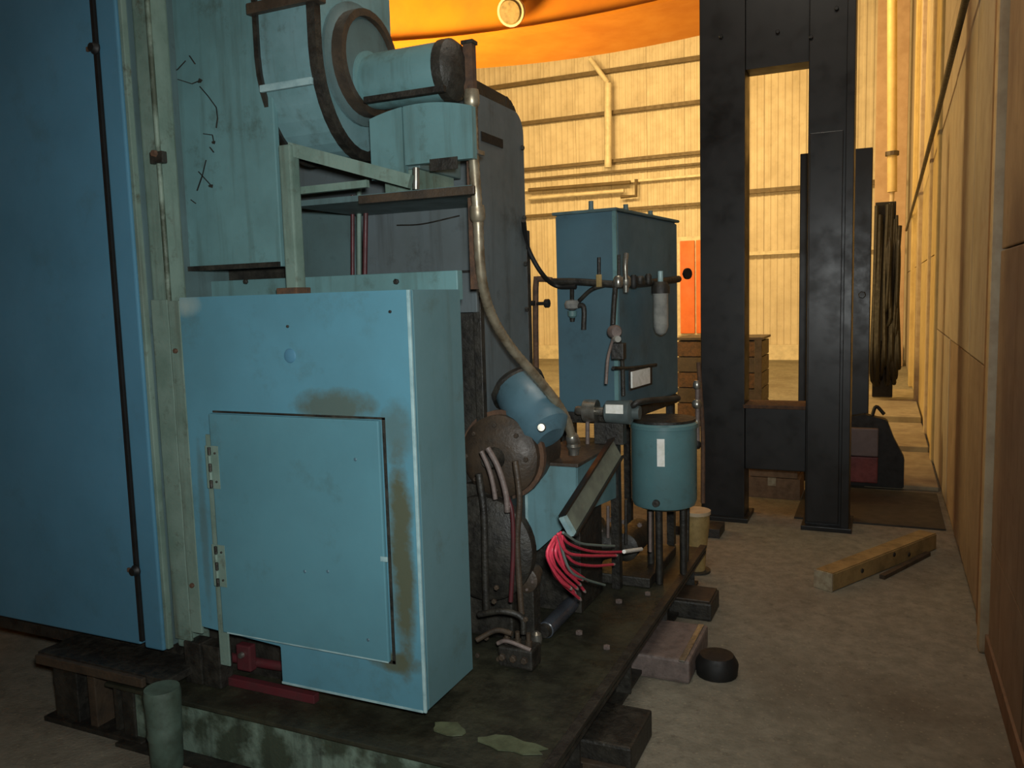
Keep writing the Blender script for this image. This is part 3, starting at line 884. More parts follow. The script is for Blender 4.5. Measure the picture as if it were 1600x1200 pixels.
# ================================================================== BLUE BOX
BX0, BX1, BY0, BY1, BZ0, BZ1 = -2.23, -1.30, 2.13, 2.46, 0.30, 1.635
bc = thing('control_box', 'large blue steel box with a hinged access door, front and centre', 'cabinet', ((BX0 + BX1) / 2, 2.3, BZ0 - 0.02))
xn = PY(440, 1050, BY0).x          # right side of the cut-out
zn = 0.43                           # top of the cut-out
front = [(BX0, zn + 0.02), (xn, zn), (xn, BZ0), (BX1, BZ0), (BX1, BZ1), (BX0, BZ1)]
prism('front_sheet', [(x, BY0, z) for x, z in front], (0, 0.02, 0), blue_box, bc, 0.003)
side = [(BY0 + 0.0205, BZ0), (BY1, BZ0 + 0.0), (BY1, BZ1), (BY0 + 0.0205, BZ1)]
prism('side_sheet', [(BX1 - 0.02, y, z) for y, z in side], (0.02, 0, 0), M('blue_side_paint', (0.095, 0.185, 0.205), (0.08, 0.16, 0.175), 0.5, scale=3, dirt=(0.06, 0.08, 0.06), dirt_amt=0.6, streak=True), bc, 0.003)
box('top_sheet', BX0, BX1 - 0.021, BY0 + 0.0205, BY1, BZ1 - 0.02, BZ1, teal, bc, 0.002)
box('left_sheet', BX0, BX0 + 0.02, BY0 + 0.021, BY1, zn + 0.02, BZ1 - 0.021, teal_dark, bc, 0.002)
box('corner_edge', BX1 - 0.008, BX1 + 0.003, BY0 - 0.003, BY0 + 0.006, BZ0, BZ1, pale_edge, bc, 0.002)
box('bottom_edge', xn, BX1 - 0.01, BY0 - 0.002, BY0 + 0.004, BZ0 - 0.002, BZ0 + 0.006, pale_edge, bc, 0.001)
box('inner_liner', xn - 0.3, BX1 - 0.03, BY1 - 0.03, BY1 - 0.01, BZ0 + 0.01, BZ1 - 0.03, dark, bc, 0)
box('left_flange', -2.375, -2.295, BY0 + 0.01, BY0 + 0.022, 0.38, BZ1 - 0.005, teal_worn, bc, 0.003)
box('left_flange', -2.287, BX0 - 0.004, BY0 + 0.004, BY0 + 0.016, 0.42, BZ1 - 0.01, teal_worn, bc, 0.003)
box('bare_patch', -2.36, -2.12, BY0 - 0.0015, BY0 + 0.0, BZ1 - 0.10, BZ1 - 0.008, M('scuffed_paint', (0.20, 0.30, 0.28), (0.12, 0.24, 0.26), 0.5, scale=22), bc, 0) if 0 else None
for z in (1.45, 0.60):
    bolt((-2.262, BY0 + 0.004, z), (0, -1, 0), 0.009, bc, rust)
for xx, yy in ((450, 510), (610, 487)):
    bolt(PY(xx, yy, BY0), (0, -1, 0), 0.005, bc, dark, 'rivet')
p = PY(453, 556, BY0)
lathe('plug', p, (0, -1, 0), [(0, 0.024), (0.003, 0.022), (0.006, 0.012)], blue, bc, seg=20)
# grey strip holding hinges, runs below the sheet
sx0, sx1 = PY(326, 800, BY0 - 0.01).x, PY(346, 800, BY0 - 0.01).x
box('hinge_strip', -2.142, -2.098, BY0 - 0.008, BY0 - 0.001, 0.325, 1.16, teal_worn, bc, 0.002)
# door
DX0, DX1, DZ0, DZ1 = -2.105, -1.415, 0.457, 1.236
dr = box('door', DX0, DX1, BY0 - 0.024, BY0 - 0.009, DZ0, DZ1, blue_door, bc, 0.004)
box('door_gap', DX1 + 0.001, DX1 + 0.011, BY0 - 0.004, BY0 - 0.0005, DZ0 - 0.01, DZ1 + 0.006, dark, dr, 0)
box('door_gap', DX0, DX1 + 0.011, BY0 - 0.004, BY0 - 0.0005, DZ1 + 0.001, DZ1 + 0.008, dark, dr, 0)
box('door_gap', DX0 + 0.1, DX1 + 0.011, BY0 - 0.004, BY0 - 0.0005, DZ0 - 0.012, DZ0 - 0.001, dark, dr, 0)
box('worn_edge', DX0 + 0.02, DX1 - 0.002, BY0 - 0.0245, BY0 - 0.020, DZ0 - 0.001, DZ0 + 0.004, pale_edge, dr, 0)
for zc in (1.05, 0.70):
    h = box('hinge', -2.128, -2.07, BY0 - 0.027, BY0 - 0.0245, zc - 0.075, zc + 0.075, teal_worn, bc, 0.001)
    for k in range(5):
        z = zc - 0.072 + k * 0.029
        lathe('hinge_knuckle', (-2.106, BY0 - 0.030, z), (0, 0, 1), [(0, 0.006), (0.026, 0.006)], teal_worn if k % 2 else dark, h, seg=10)
    for k in (-1, 1):
        bolt((-2.083, BY0 - 0.027, zc + k * 0.05), (0, -1, 0), 0.004, h, dark, 'screw')
l_ = box('latch', DX1 - 0.012, DX1 + 0.014, BY0 - 0.028, BY0 - 0.0245, 0.79, 0.806, pale_edge, bc, 0.001)
for xx, yy in ((555, 718), (476, 893), (512, 893), (575, 1000)):
    lathe('rivet', PY(xx, yy, BY0 - 0.0245), (0, -1, 0), [(0, 0.006), (0.002, 0.004)], cab_blue, dr, seg=8)
# what shows in the cut-out
t = thing('drain_valve', 'small dark red valve in the cut-out below the blue door', 'valve', PY(390, 1060, 2.22))
p = PY(390, 1055, 2.24)
tube('pipe', [(p.x - 0.12, 2.26, 0.28), (p.x, 2.26, 0.28), (p.x + 0.18, 2.27, 0.28)], 0.018, maroon, t, n=1)
box('body', p.x - 0.035, p.x + 0.03, 2.215, 2.25, 0.262, 0.36, maroon, t, 0.006)
lathe('cap', (p.x - 0.005, 2.214, 0.325), (0, -1, 0), [(0, 0.012), (0.012, 0.010)], bare, t, seg=10)
box('red_rail', -2.16, xn + 0.1, 2.17, 2.20, 0.2205, 0.252, maroon, sk, 0.003)
for zc, xx in ((0.3, -2.29), (0.3, -2.2)):
    box('foot_bracket', xx - 0.04, xx + 0.04, 2.135, 2.20, 0.222, 0.38, dark, sk, 0.004)
box('kick_plate', -2.38, -2.0, 2.28, 2.30, 0.2205, 1.0, dark, sk, 0)

# ================================================================== CONDUIT
t = thing('upright_angle', 'rusty brown upright bar beside the blower motor end', 'bar', PY(733, 320, 2.60))
a, b_ = PY(733, 70, 2.62), PY(738, 452, 2.62)
bar('bar', (a.x, 2.62, b_.z), (a.x, 2.62, a.z), 0.035, 0.03, rust, t, up=(0, 1, 0))
bar('bar_cap', (a.x, 2.62, a.z), (a.x, 2.62, a.z + 0.012), 0.045, 0.04, dark, t, up=(0, 1, 0))
t = thing('flexible_conduit', 'long flexible metal conduit curving down from the blower to the junction box', 'conduit', PY(740, 300, 2.58))
cp = [PY(737, 150, 2.555), PY(739, 230, 2.555), PY(746, 330, 2.56), PY(752, 430, 2.60), PY(768, 492, 2.68), PY(800, 545, 2.78), PY(843, 595, 2.90), PY(880, 645, 3.02), PY(896, 690, 3.09)]
cend = cp[-1]
tube('hose', cp, 0.0185, conduit_m, t, seg=12, n=16, ridged=0.05)
for i, pr_ in enumerate(((0, 1), (2, 3), (8, 7))):
    a, b2 = cp[pr_[0]], cp[pr_[1]]
    d2 = (b2 - a).normalized()
    lathe('fitting', a - d2 * 0.02, d2, [(0, 0.024), (0.02, 0.027), (0.045, 0.027), (0.055, 0.021)], bare if i == 2 else conduit_m, t, seg=12)
bm = bmesh.new()
p = PY(738, 240, 2.56)
b_bar(bm, p - Vector((0.06, 0, 0)), p + Vector((0.035, 0, 0)), 0.05, 0.014)
link('clamp', bm, bare, t)
lathe('elbow', (cend.x, cend.y, cend.z - 0.055), (0, 0, 1), [(0, 0.02), (0.02, 0.022), (0.035, 0.03), (0.05, 0.024)], bare, t, seg=12)

# ================================================================== JUNCTION BOX + DUCT + WIRES
JY = 3.06
jz1, jx0, jx1 = PY(895, 730, JY).z, PY(820, 740, JY).x, PY(900, 740, JY).x
jz0 = PY(828, 862, JY).z
jb = thing('junction_box', 'blue steel wiring box with an oily top where the conduit ends', 'box', ((jx0 + jx1) / 2, JY + 0.2, jz0))
jbp = M('pale_teal_paint', (0.13, 0.25, 0.28), (0.10, 0.20, 0.22), 0.45, scale=6, dirt=(0.06, 0.07, 0.05), dirt_amt=0.6, streak=True)
prism('front_panel', [(jx0, JY, jz0 + 0.01), (jx0 + 0.02, JY, jz0 - 0.0), (jx0 + 0.05, JY, jz0 + 0.01), (jx1, JY, jz1 - 0.20), (jx1, JY, jz1), (jx0, JY, jz1)], (0, 0.015, 0), jbp, jb, 0.003)
JY2 = 3.66
prism('side_panel', [(jx1 - 0.015, JY + 0.016, jz1 - 0.20), (jx1 - 0.015, JY2, jz1 - 0.26), (jx1 - 0.015, JY2, jz1), (jx1 - 0.015, JY + 0.016, jz1)], (0.015, 0, 0), jbp, jb, 0.003)
box('lid', jx0 - 0.01, jx1 + 0.012, JY - 0.008, JY2, jz1 + 0.001, jz1 + 0.015, brown, jb, 0.003)
box('edge_lip', jx0, jx0 + 0.012, JY - 0.006, JY - 0.0005, jz0 + 0.03, jz1, pale_edge, jb, 0.001)
box('core', jx0 + 0.02, jx1 - 0.02, JY + 0.03, JY2 - 0.02, jz1 - 0.19, jz1 - 0.004, dark, jb, 0)
box('stand', jx0 - 0.14, jx1 - 0.06, JY + 0.2, JY2 - 0.1, 0.222, jz1 - 0.19, dark, jb, 0.004)  # stand widened into a dark wall that closes a lit gap behind
du = thing('wiring_duct', 'grey-green open wiring duct slanting down with red wires spilling from its end', 'duct', PX(880, 825, jx1 + 0.05))
XD = jx1 + 0.075
a, b_ = PX(962, 700, XD), PX(886, 822, XD)
ax_ = (b_ - a).normalized()
bar('channel', a, b_, 0.09, 0.012, duct_m, du, up=(0.85, -0.4, 0.25))
s1 = ax_.cross(Vector((0.85, -0.4, 0.25))).normalized()
u1 = s1.cross(ax_).normalized()
for sg in (-1, 1):
    bar('channel_edge', a + s1 * 0.045 * sg + u1 * 0.004, b_ + s1 * 0.045 * sg + u1 * 0.004, 0.008, 0.03, black if sg else duct_m, du, up=(0.85, -0.4, 0.25))
bar('end_collar', b_ - ax_ * 0.02, b_ + ax_ * 0.008, 0.082, 0.02, pale_edge, du, up=(0.85, -0.4, 0.25))
ws = [((873, 836), (862, 860), (872, 895), (897, 925)), ((868, 838), (858, 862), (868, 900), (905, 935)), ((875, 838), (868, 865), (882, 890), (905, 912)), ((866, 840), (855, 868), (874, 905), (890, 918)),
      ((870, 836), (872, 862), (892, 896), (912, 922)), ((878, 836), (878, 860), (884, 882), (916, 906)), ((864, 842), (860, 872), (880, 900), (900, 918)),
      ((872, 834), (885, 862), (915, 868), (962, 868)), ((876, 832), (890, 850), (930, 862), (985, 862)), ((874, 836), (892, 875), (925, 884), (958, 882)), ((869, 838), (876, 870), (886, 895), (908, 905))]
for i, wp in enumerate(ws):
    XW = XD - 0.03 + (i % 4) * 0.02
    pts = [PX(x, y, XW) for x, y in wp]
    w_o = tube('wire', pts, 0.0058, redwire, du, seg=6, n=5)
    e_ = (pts[-1] - pts[-2]).normalized()
    lathe('ferrule', pts[-1], e_, [(0, 0.006), (0.018, 0.006), (0.028, 0.003)], ferr, w_o, seg=6)
for wp in (((880, 832), (905, 848), (935, 852), (960, 853)), ((872, 838), (890, 890), (915, 905), (945, 914))):
    pts = [PX(x, y, XD + 0.02) for x, y in wp]
    tube('wire', pts, 0.005, greywire, du, seg=6, n=5, label='grey-green wire')
pts = [PX(975, 862, XD + .03), PX(1002, 858, XD + .03)]
tube('wire', pts, 0.009, white, du, seg=8, label='white sleeved wire end')

# ================================================================== GEARBOX & CLUTTER BETWEEN BOX AND JUNCTION BOX
g = thing('gearbox', 'oil-stained brown round gearbox behind the right side of the blue box', 'gearbox', (-1.45, 3.0, 0.22))
gc = PY(790, 712, 2.92)
lathe('casing', (gc.x - 0.02, 2.86, gc.z), (0, 1, 0), [(0, 0.06), (0.01, 0.13), (0.04, 0.165), (0.30, 0.165), (0.33, 0.12)], brown, g, seg=32)
lathe('flange', (gc.x - 0.02, 2.93, gc.z), (0, 1, 0), [(0, 0.182), (0.025, 0.182)], rust, g, seg=32)
lathe('hub', (gc.x - 0.02, 2.80, gc.z), (0, 1, 0), [(0, 0.03), (0.06, 0.045)], dark, g, seg=16)
for k in range(8):
    a = k * math.tau / 8
    bolt((gc.x - 0.02 + math.cos(a) * 0.13, 2.872, gc.z + math.sin(a) * 0.13), (0, -1, 0), 0.010, g, brown)
lathe('flywheel', (gc.x - 0.06, 2.80, 0.62), (0, 1, 0), [(0, 0.19), (0.015, 0.21), (0.06, 0.21), (0.07, 0.19)], dark, g, seg=36)
box('mount', gc.x - 0.18, gc.x + 0.02, 2.90, 3.15, 0.222, gc.z - 0.12, dark, g, 0.01)
# bent hoses down the front
for i, (col_, r_, pp) in enumerate(((pinkish, 0.011, [(762, 700), (776, 725), (785, 750), (791, 775), (793, 800)]), (pinkish, 0.009, [(752, 705), (763, 730), (770, 755), (774, 780)]), (maroon, 0.009, [(790, 770), (800, 800), (802, 860), (798, 940)]), (dark, 0.014, [(748, 740), (756, 800), (758, 880), (760, 960)]), (brown, 0.012, [(805, 720), (812, 780), (808, 850), (815, 960)]))):
    nm = ['pale bent hose nearest the brown gearbox top', 'second pale bent hose left of the first, beside the blue box', 'dark red thin hose beside the blue wiring box', 'thick black hose along the right side of the blue box', 'brown hose between gearbox and wiring box'][i]
    tube('hose', [PY(x, y, 2.70 + i * 0.012) for x, y in pp], r_, col_, None, n=5, label=nm, cat='hose', group='hoses below the gearbox')
# blue rounded guard
a, b_ = PY(806, 600, 3.06), PY(852, 672, 2.98)
dg = (b_ - a).normalized()
t = thing('belt_guard', 'rounded blue guard leaning behind the curve of the conduit', 'guard', b_)
lathe('shell', a - dg * 0.02, dg, [(0, 0.03), (0.01, 0.08), (0.04, 0.105), (0.16, 0.115), (0.27, 0.105), (0.31, 0.06)], M('guard_blue', (0.08, 0.155, 0.195), (0.06, 0.12, 0.15), 0.35, scale=7, dirt=DIRT, dirt_amt=0.6), t, seg=28)
lathe('rim', a - dg * 0.015 + Vector((-0.015, 0.02, 0)), dg, [(0, 0.085), (0.035, 0.122), (0.06, 0.118)], dark, t, seg=28)
lathe('lamp_cap', PY(846, 668, 2.88), (0.3, -1, 0.2), [(0, 0.018), (0.012, 0.014)], bare, t, seg=12)
box('bracket', b_.x - 0.10, b_.x - 0.03, 3.00, 3.05, b_.z - 0.16, b_.z - 0.02, dark, t, 0.006)
eb = thing('filler_block', 'added dark filler block deep under the grey enclosure', 'filler', (-1.9, 3.8, 0.222))  # added dark mass, blocks the lit floor showing through the gap
box('filler_base', -2.4, -1.46, 3.46, 4.2, 0.2225, 0.80, dark, eb, 0.03)
box('filler_top', -2.3, -1.5, 3.5, 4.15, 0.801, 1.06, dark, eb, 0.02)
for k in range(6):
    box('filler_rib', -1.46, -1.43, 3.5 + k * 0.11, 3.53 + k * 0.11, 0.3, 0.75, dark, eb, 0.004)
cpg = PY(822, 905, 2.86)
t = thing('shaft_coupling', 'small dark round coupling on the deck left of the red wires', 'coupling', (cpg.x, 2.86, 0.222))
lathe('hub', (cpg.x, 2.84, cpg.z), (0, 1, 0), [(0, 0.03), (0.01, 0.052), (0.05, 0.052), (0.06, 0.03), (0.12, 0.03)], brown, t, seg=20)
box('pedestal', cpg.x - 0.03, cpg.x + 0.03, 2.86, 2.93, 0.222, cpg.z - 0.03, dark, t, 0.004)
for k in range(5):
    a = k * math.tau / 5
    bolt((cpg.x + math.cos(a) * .036, 2.842, cpg.z + math.sin(a) * .036), (0, -1, 0), 0.006, t, pinkish)
for k, (xx, yy) in enumerate(((780, 915), (778, 935), (768, 990), (830, 960), (790, 1020), (760, 1035))):
    p = PY(xx, yy, 2.72 + 0.01 * k)
    bolt((p.x, 2.70, max(p.z, 0.235)), (0, -1, 0), 0.010, g, brown)
tube('drain_pipe', [PY(748, 960, 2.68), PY(785, 955, 2.68), PY(815, 965, 2.70), PY(818, 990, 2.70)], 0.012, dark, g)
tube('drain_pipe', [PY(745, 1000, 2.62), PY(775, 985, 2.64), PY(800, 990, 2.64)], 0.010, brown, g)
# valve manifold on the deck
p = PZ(805, 1045, 0.222)
mf = thing('valve_manifold', 'small dark greasy valve manifold on the deck by the blue box corner', 'valve', (p.x, p.y, 0.222))
box('body', p.x - 0.07, p.x + 0.07, p.y, p.y + 0.09, 0.222, 0.30, dark, mf, 0.008)
for k in range(3):
    x = p.x - 0.05 + k * 0.045
    lathe('valve_stem', (x, p.y + 0.04, 0.30), (0, 0, 1), [(0, 0.014), (0.02, 0.014), (0.021, 0.009), (0.05, 0.009)], brown, mf, seg=10)
    lathe('port', (x, p.y - 0.001, 0.262), (0, -1, 0), [(0, 0.014), (0.012, 0.014), (0.016, 0.010)], brown, mf, seg=6)
tube('link_pipe', [(p.x - 0.06, p.y - 0.02, 0.32), (p.x - 0.02, p.y - 0.02, 0.335), (p.x + 0.07, p.y - 0.01, 0.31)], 0.008, pinkish, mf)
q = PZ(838, 998, 0.27)
lathe('ball_valve', (q.x, q.y, 0.27), (0, 0, 1), [(-0.03, 0.008), (-0.02, 0.02), (0, 0.024), (0.02, 0.02), (0.03, 0.008)], bare, mf, seg=14)
# glossy dark cylinder
a, b_ = PZ(852, 985, 0.262), PZ(898, 938, 0.262)
d2 = (b_ - a)
L = d2.length
t = thing('hydraulic_cylinder', 'short glossy dark grey cylinder lying on the deck below the red wires', 'cylinder', (a.x, a.y, 0.222))
lathe('barrel', a, d2, [(0, 0.028), (0.004, 0.034), (L - 0.004, 0.034), (L, 0.03)], M('dark_gloss', (0.05, 0.06, 0.075), (0.035, 0.04, 0.05), 0.25, scale=9), t, seg=20)
lathe('end_cap', a - d2.normalized() * 0.02, d2, [(0, 0.024), (0.02, 0.03)], dark, t, seg=20)
# loose nuts
for i, (xx, yy, r, lb) in enumerate(((967, 941, 0.016, 'loose steel nut on the deck nearest the red wire ends'), (905, 990, 0.015, 'loose steel nut on the deck just right of the glossy dark cylinder'), (948, 1013, 0.014, 'loose steel nut on the deck, lowest of the four'), (1012, 929, 0.014, 'loose steel nut near the right edge of the deck'))):
    p = PZ(xx, yy, 0.222)
    bm = bmesh.new()
    b_lathe(bm, (p.x, p.y, 0.2205), (0, 0, 1), [(0, r), (0.012, r), (0.012, r * 0.5), (0.004, r * 0.5)], 6)
    link('nut', bm, pinkish, None, label=lb, cat='nut', group='loose nuts on the deck')
# dark pump block filling the space under the tank
t = thing('pump_unit', 'dark greasy pump with pipes below the teal tank', 'pump', (-1.2, 3.85, 0.222))
box('base', -1.62, -0.98, 3.66, 4.2, 0.222, 0.27, dark, t, 0.006)
lathe('pump_body', (-1.45, 3.74, 0.40), (1, 0, 0), [(0, 0.08), (0.02, 0.12), (0.2, 0.12), (0.22, 0.09), (0.3, 0.06)], dark, t, seg=24)
lathe('motor_body', (-1.13, 3.74, 0.38), (0, 1, 0), [(0, 0.05), (0.01, 0.07), (0.3, 0.07)], dark, t, seg=20)
for k, (xx, ya, yb) in enumerate(((978, 780, 850), (1016, 800, 862), (950, 790, 840))):
    tube('riser_pipe', [PY(xx, yb, 3.66), PY(xx, ya, 3.66)], 0.008, pinkish if k else dark, t)
for xx, yy in ((975, 815), (955, 812), (1000, 820), (940, 830)):
    bolt(PY(xx, yy, 3.70), (0, -1, 0), 0.012, t, pinkish)

# ================================================================== CONTROL CABINET + FITTINGS
RZ = -math.radians(6)
cc0 = Vector((-1.1, 3.575, 0))
ex = Vector((math.cos(RZ), math.sin(RZ), 0))      # along the cabinet's front face (to the right)
ey = Vector((-math.sin(RZ), math.cos(RZ), 0))     # into depth
CZ0, CZ1 = 1.06, 1.988
cc = thing('instrument_cabinet', 'tall slate blue cabinet with air fittings mounted on it, behind the teal tank', 'cabinet', (-1.2, 4.0, 0.222))


def cpt(u, v, z): return cc0 + ex * u + ey * v + Vector((0, 0, z))
def cprism(name, u0, u1, v0, v1, z0, z1, mat, par, bev=0.003, **kw):
    return prism(name, [cpt(u0, v0, z0), cpt(u1, v0, z0), cpt(u1, v1, z0), cpt(u0, v1, z0)], (0, 0, z1 - z0), mat, par, bev, **kw)


cprism('body', -0.30, -0.004, 0.004, 0.84, CZ0, CZ1 - 0.012, cab_blue, cc, 0.006)
cprism('side_door', -0.004, 0.006, 0.02, 0.82, CZ0 + 0.01, CZ1 - 0.02, cab_blue, cc, 0.003)
cprism('corner_trim', -0.012, 0.008, -0.004, 0.012, CZ0, CZ1 - 0.012, teal, cc, 0.002)
cprism('top_cover', -0.312, 0.012, -0.008, 0.85, CZ1 - 0.0115, CZ1 + 0.002, teal_dark, cc, 0.003)
cprism('base_rail', -0.30, 0.0, 0.0, 0.84, CZ0 - 0.05, CZ0 - 0.001, dark, cc, 0.004)
for u, v in ((-0.28, 0.02), (-0.03, 0.02), (-0.28, 0.78), (-0.03, 0.78)):
    cprism('leg', u - 0.02, u + 0.02, v, v + 0.04, 0.222, CZ0 - 0.051, dark, cc, 0.003)
for u, v, h in ((-0.16, 0.1, 0.05), (-0.02, 0.18, 0.03), (-0.02, 0.5, 0.025)):
    p = cpt(u, v, CZ1 + 0.002)
    lathe('lifting_stud', p, (0, 0, 1), [(0, 0.016), (h * .4, 0.012), (h, 0.012)], teal_dark, cc, seg=8)
# fittings stay fixed to the cabinet
def sp(x, y, off=0.03):
    """point on the side door plane pushed outward"""
    r = ROT @ Vector((x - 800, 600 - y, -F_PX))
    n_ = ex
    base = cc0 + ex * off
    t_ = (base - CAM_POS).dot(n_) / r.dot(n_)
    return CAM_POS + r * t_


def fp(x, y, off=0.03):
    r = ROT @ Vector((x - 800, 600 - y, -F_PX))
    base = cc0 - ey * off
    t_ = (base - CAM_POS).dot(ey) / r.dot(ey)
    return CAM_POS + r * t_


af = thing('air_line_assembly', 'dark row of air line valves and filters across the slate blue cabinet', 'valve', sp(960, 440))
tube('manifold_pipe', [sp(962, 444, .05), sp(1010, 442, .05), sp(1060, 436, .05)], 0.018, dark, af)
tube('manifold_pipe', [fp(862, 440, .05), fp(900, 440, .05), fp(958, 444, .05)], 0.016, dark, af)
tube('manifold_pipe', [fp(905, 470, .04), fp(925, 452, .05), fp(950, 444, .05)], 0.010, dark, af)
for xx, yy, r, mt, h in ((978, 440, 0.022, bare, 0.05), (1000, 438, 0.020, dark, 0.04), (1013, 436, 0.016, dark, 0.05), (966, 440, 0.02, bare, 0.05), (990, 440, 0.018, black_rub, 0.06)):
    p = sp(xx, yy, .07)
    lathe('valve_body', p - Vector((0, 0, h / 2)), (0, 0, 1), [(0, r * .7), (h * .2, r), (h * .8, r), (h, r * .6)], mt, af, seg=12)
tube('valve_lever', [sp(978, 436, .09), sp(977, 415, .09), sp(979, 396, .09)], 0.010, bare, af)
tube('valve_lever', [sp(967, 430, .07), sp(967, 412, .07), sp(967, 398, .07)], 0.006, dark, af)
tube('valve_lever', [fp(936, 440, .06), fp(936, 420, .06), fp(936, 402, .06)], 0.008, dark, af)
lathe('valve_spout', sp(978, 446, .09), (0, 0, -1), [(0, 0.014), (0.03, 0.010)], bare, af, seg=10)
lathe('brass_nut', fp(936, 436, .07) - Vector((0, 0, .035)), (0, 0, 1), [(0, 0.014), (0.055, 0.014)], tan, af, seg=6)
p = sp(1068, 428, .03)
lathe('knob', p, (1, -0.6, 0), [(0, 0.010), (0.02, 0.010), (0.021, 0.03), (0.035, 0.03)], black_rub, af, seg=14)
# filter bowl
p = sp(1032, 440, .09)
fb = thing('filter_bowl', 'clouded grey filter bowl hanging from the air line on the cabinet side', 'filter', p)
pz = sp(1032, 524, .09).z
h = p.z - pz
lathe('bowl', (p.x, p.y, pz), (0, 0, 1), [(0, 0.008), (0.012, 0.026), (0.04, 0.036), (h * 0.75, 0.036), (h * 0.78, 0.04)], glassm, fb, seg=20)
lathe('head', (p.x, p.y, pz + h * 0.78), (0, 0, 1), [(0, 0.044), (h * .12, 0.044), (h * .22, 0.03)], dark, fb, seg=20)
lathe('inlet_stub', (p.x, p.y, p.z - 0.01), (0, 0, 1), [(0, 0.013), (0.06, 0.013)], pale_edge, fb, seg=10)
# round regulator on front face
p = fp(894, 478, .03)
t = thing('pressure_regulator', 'small round grey regulator on the cabinet face left of the corner', 'regulator', p)
lathe('dome', p + Vector((0, 0, -0.02)), (0, 0, 1), [(0, 0.012), (0.01, 0.032), (0.03, 0.036), (0.045, 0.028), (0.05, 0.01)], glassm, t, seg=20)
lathe('lower_cup', p + Vector((0, 0, -0.055)), (0, 0, 1), [(0, 0.01), (0.008, 0.02), (0.032, 0.022)], teal, t, seg=16)
lathe('tip', p + Vector((0, 0, -0.072)), (0, 0, 1), [(0, 0.010), (0.016, 0.013)], dark, t, seg=12)
tube('side_fitting', [p + Vector((0.02, 0, 0)), fp(912, 480, .03), fp(912, 515, .03)], 0.012, dark, t)
tube('riser', [p + Vector((0, 0, 0.03)), fp(894, 446, .05)], 0.010, dark, t)
# small solenoid
p = sp(958, 518, .05)
t = thing('solenoid_valve', 'pale round solenoid valve low on the cabinet corner with pipes below', 'valve', p)
lathe('coil', p, (0.6, -0.8, 0), [(0, 0.028), (0.03, 0.03), (0.045, 0.022)], pinkish, t, seg=16)
lathe('cap', p + Vector((0.02, -0.03, -0.03)), (0.6, -0.8, 0), [(0, 0.016), (0.03, 0.014)], glassm, t, seg=12)
tube('pipe', [p + Vector((0, 0.01, -0.02)), sp(950, 560, .05), sp(947, 600, .05)], 0.007, pinkish, t)
tube('pipe', [p + Vector((0.02, 0.01, -0.02)), sp(972, 560, .05), sp(974, 618, .05)], 0.009, dark, t)
box('block', p.x - 0.005, p.x + 0.05, p.y - 0.02, p.y + 0.03, p.z - 0.12, p.z - 0.05, dark, t, 0.004)
tube('riser', [p + Vector((0, 0, 0.03)), sp(960, 470, .05), sp(962, 446, .05)], 0.011, dark, t)
tube('cross_pipe', [sp(958, 575, .05), sp(985, 575, .05), sp(1025, 570, .05)], 0.008, dark, t)
# white plate
p = sp(1000, 590, .03)
t = thing('data_plate', 'small pale plate in a dark holder low on the cabinet side', 'plate', p)
hw = 0.115
for nm, g_, mt, of in (('holder', 1.25, dark, 0.012), ('plate', 1.0, white, 0.02)):
    o_ = sp(1000, 590, of)
    pts = [o_ + ey * (s * hw * g_) + Vector((0, 0, q * 0.038 * g_)) for s, q in ((-1, -1), (1, -1), (1, 1), (-1, 1))]
    prism(nm, pts, ex * 0.008, mt, t)
# cable from enclosure to the cabinet
tube('loose_cable', [PX(818, 345, EX + 0.02), PY(824, 385, 3.40), PY(845, 425, 3.45), fp(868, 446, .06), fp(900, 448, .06)], 0.011, black_rub, None, n=8, label='black cable sagging from the grey enclosure to the slate blue cabinet', cat='cable')
t = thing('pipe_stand', 'thin brown pipe bent over between the grey enclosure and slate cabinet', 'pipe', PY(838, 572, 3.50))
pb = PY(837, 560, 3.52)
tube('pipe', [(pb.x, 3.52, 0.222), (pb.x, 3.52, 1.2), PY(837, 450, 3.52), PY(842, 436, 3.52), PY(862, 438, 3.52)], 0.014, rust, t, n=2)
lathe('side_valve', PY(820, 474, 3.50), (1, 0, 0), [(0, 0.012), (0.05, 0.012)], black_rub, t, seg=8)
lathe('side_valve', PY(858, 474, 3.50), (-1, 0, 0), [(0, 0.02), (0.02, 0.02), (0.02, 0.008), (0.06, 0.008)], black_rub, t, seg=8)

# ================================================================== TANK
TY = 3.84
tx = PY(1037, 720, TY).x
tz0, tz1 = PY(1037, 790, TY).z, PY(1037, 657, TY).z
tr = 0.157
tk = thing('teal_tank', 'round teal tank with a white label strip, below the slate blue cabinet', 'tank', (tx, TY, tz0))
lathe('shell', (tx, TY, tz0), (0, 0, 1), [(0, tr * 0.75), (0.015, tr * 0.94), (0.04, tr), (tz1 - tz0 - 0.03, tr), (tz1 - tz0 - 0.028, tr * 1.03), (tz1 - tz0 - 0.01, tr * 1.03), (tz1 - tz0, tr * 0.95)], M('tank_teal', (0.095, 0.20, 0.215), (0.08, 0.165, 0.175), 0.3, scale=4, dirt=(0.05, 0.06, 0.05), dirt_amt=0.5), tk, seg=40)
lathe('lid', (tx, TY, tz1), (0, 0, 1), [(0, tr * 0.97), (0.012, tr * 0.97), (0.014, tr * .5)], dark, tk, seg=40)
bm = bmesh.new()
lz0, lz1 = PY(1030, 729, TY - tr).z, PY(1030, 686, TY - tr).z
dirc = math.atan2(CAM_POS.y - TY, CAM_POS.x - tx) - 0.08
vv = []
for k in range(5):
    a = dirc + (k - 2) * 0.055
    for r_ in (tr + 0.0005, tr + 0.003):
        for z in (lz0, lz1):
            vv.append(bm.verts.new((tx + math.cos(a) * r_, TY + math.sin(a) * r_, z)))
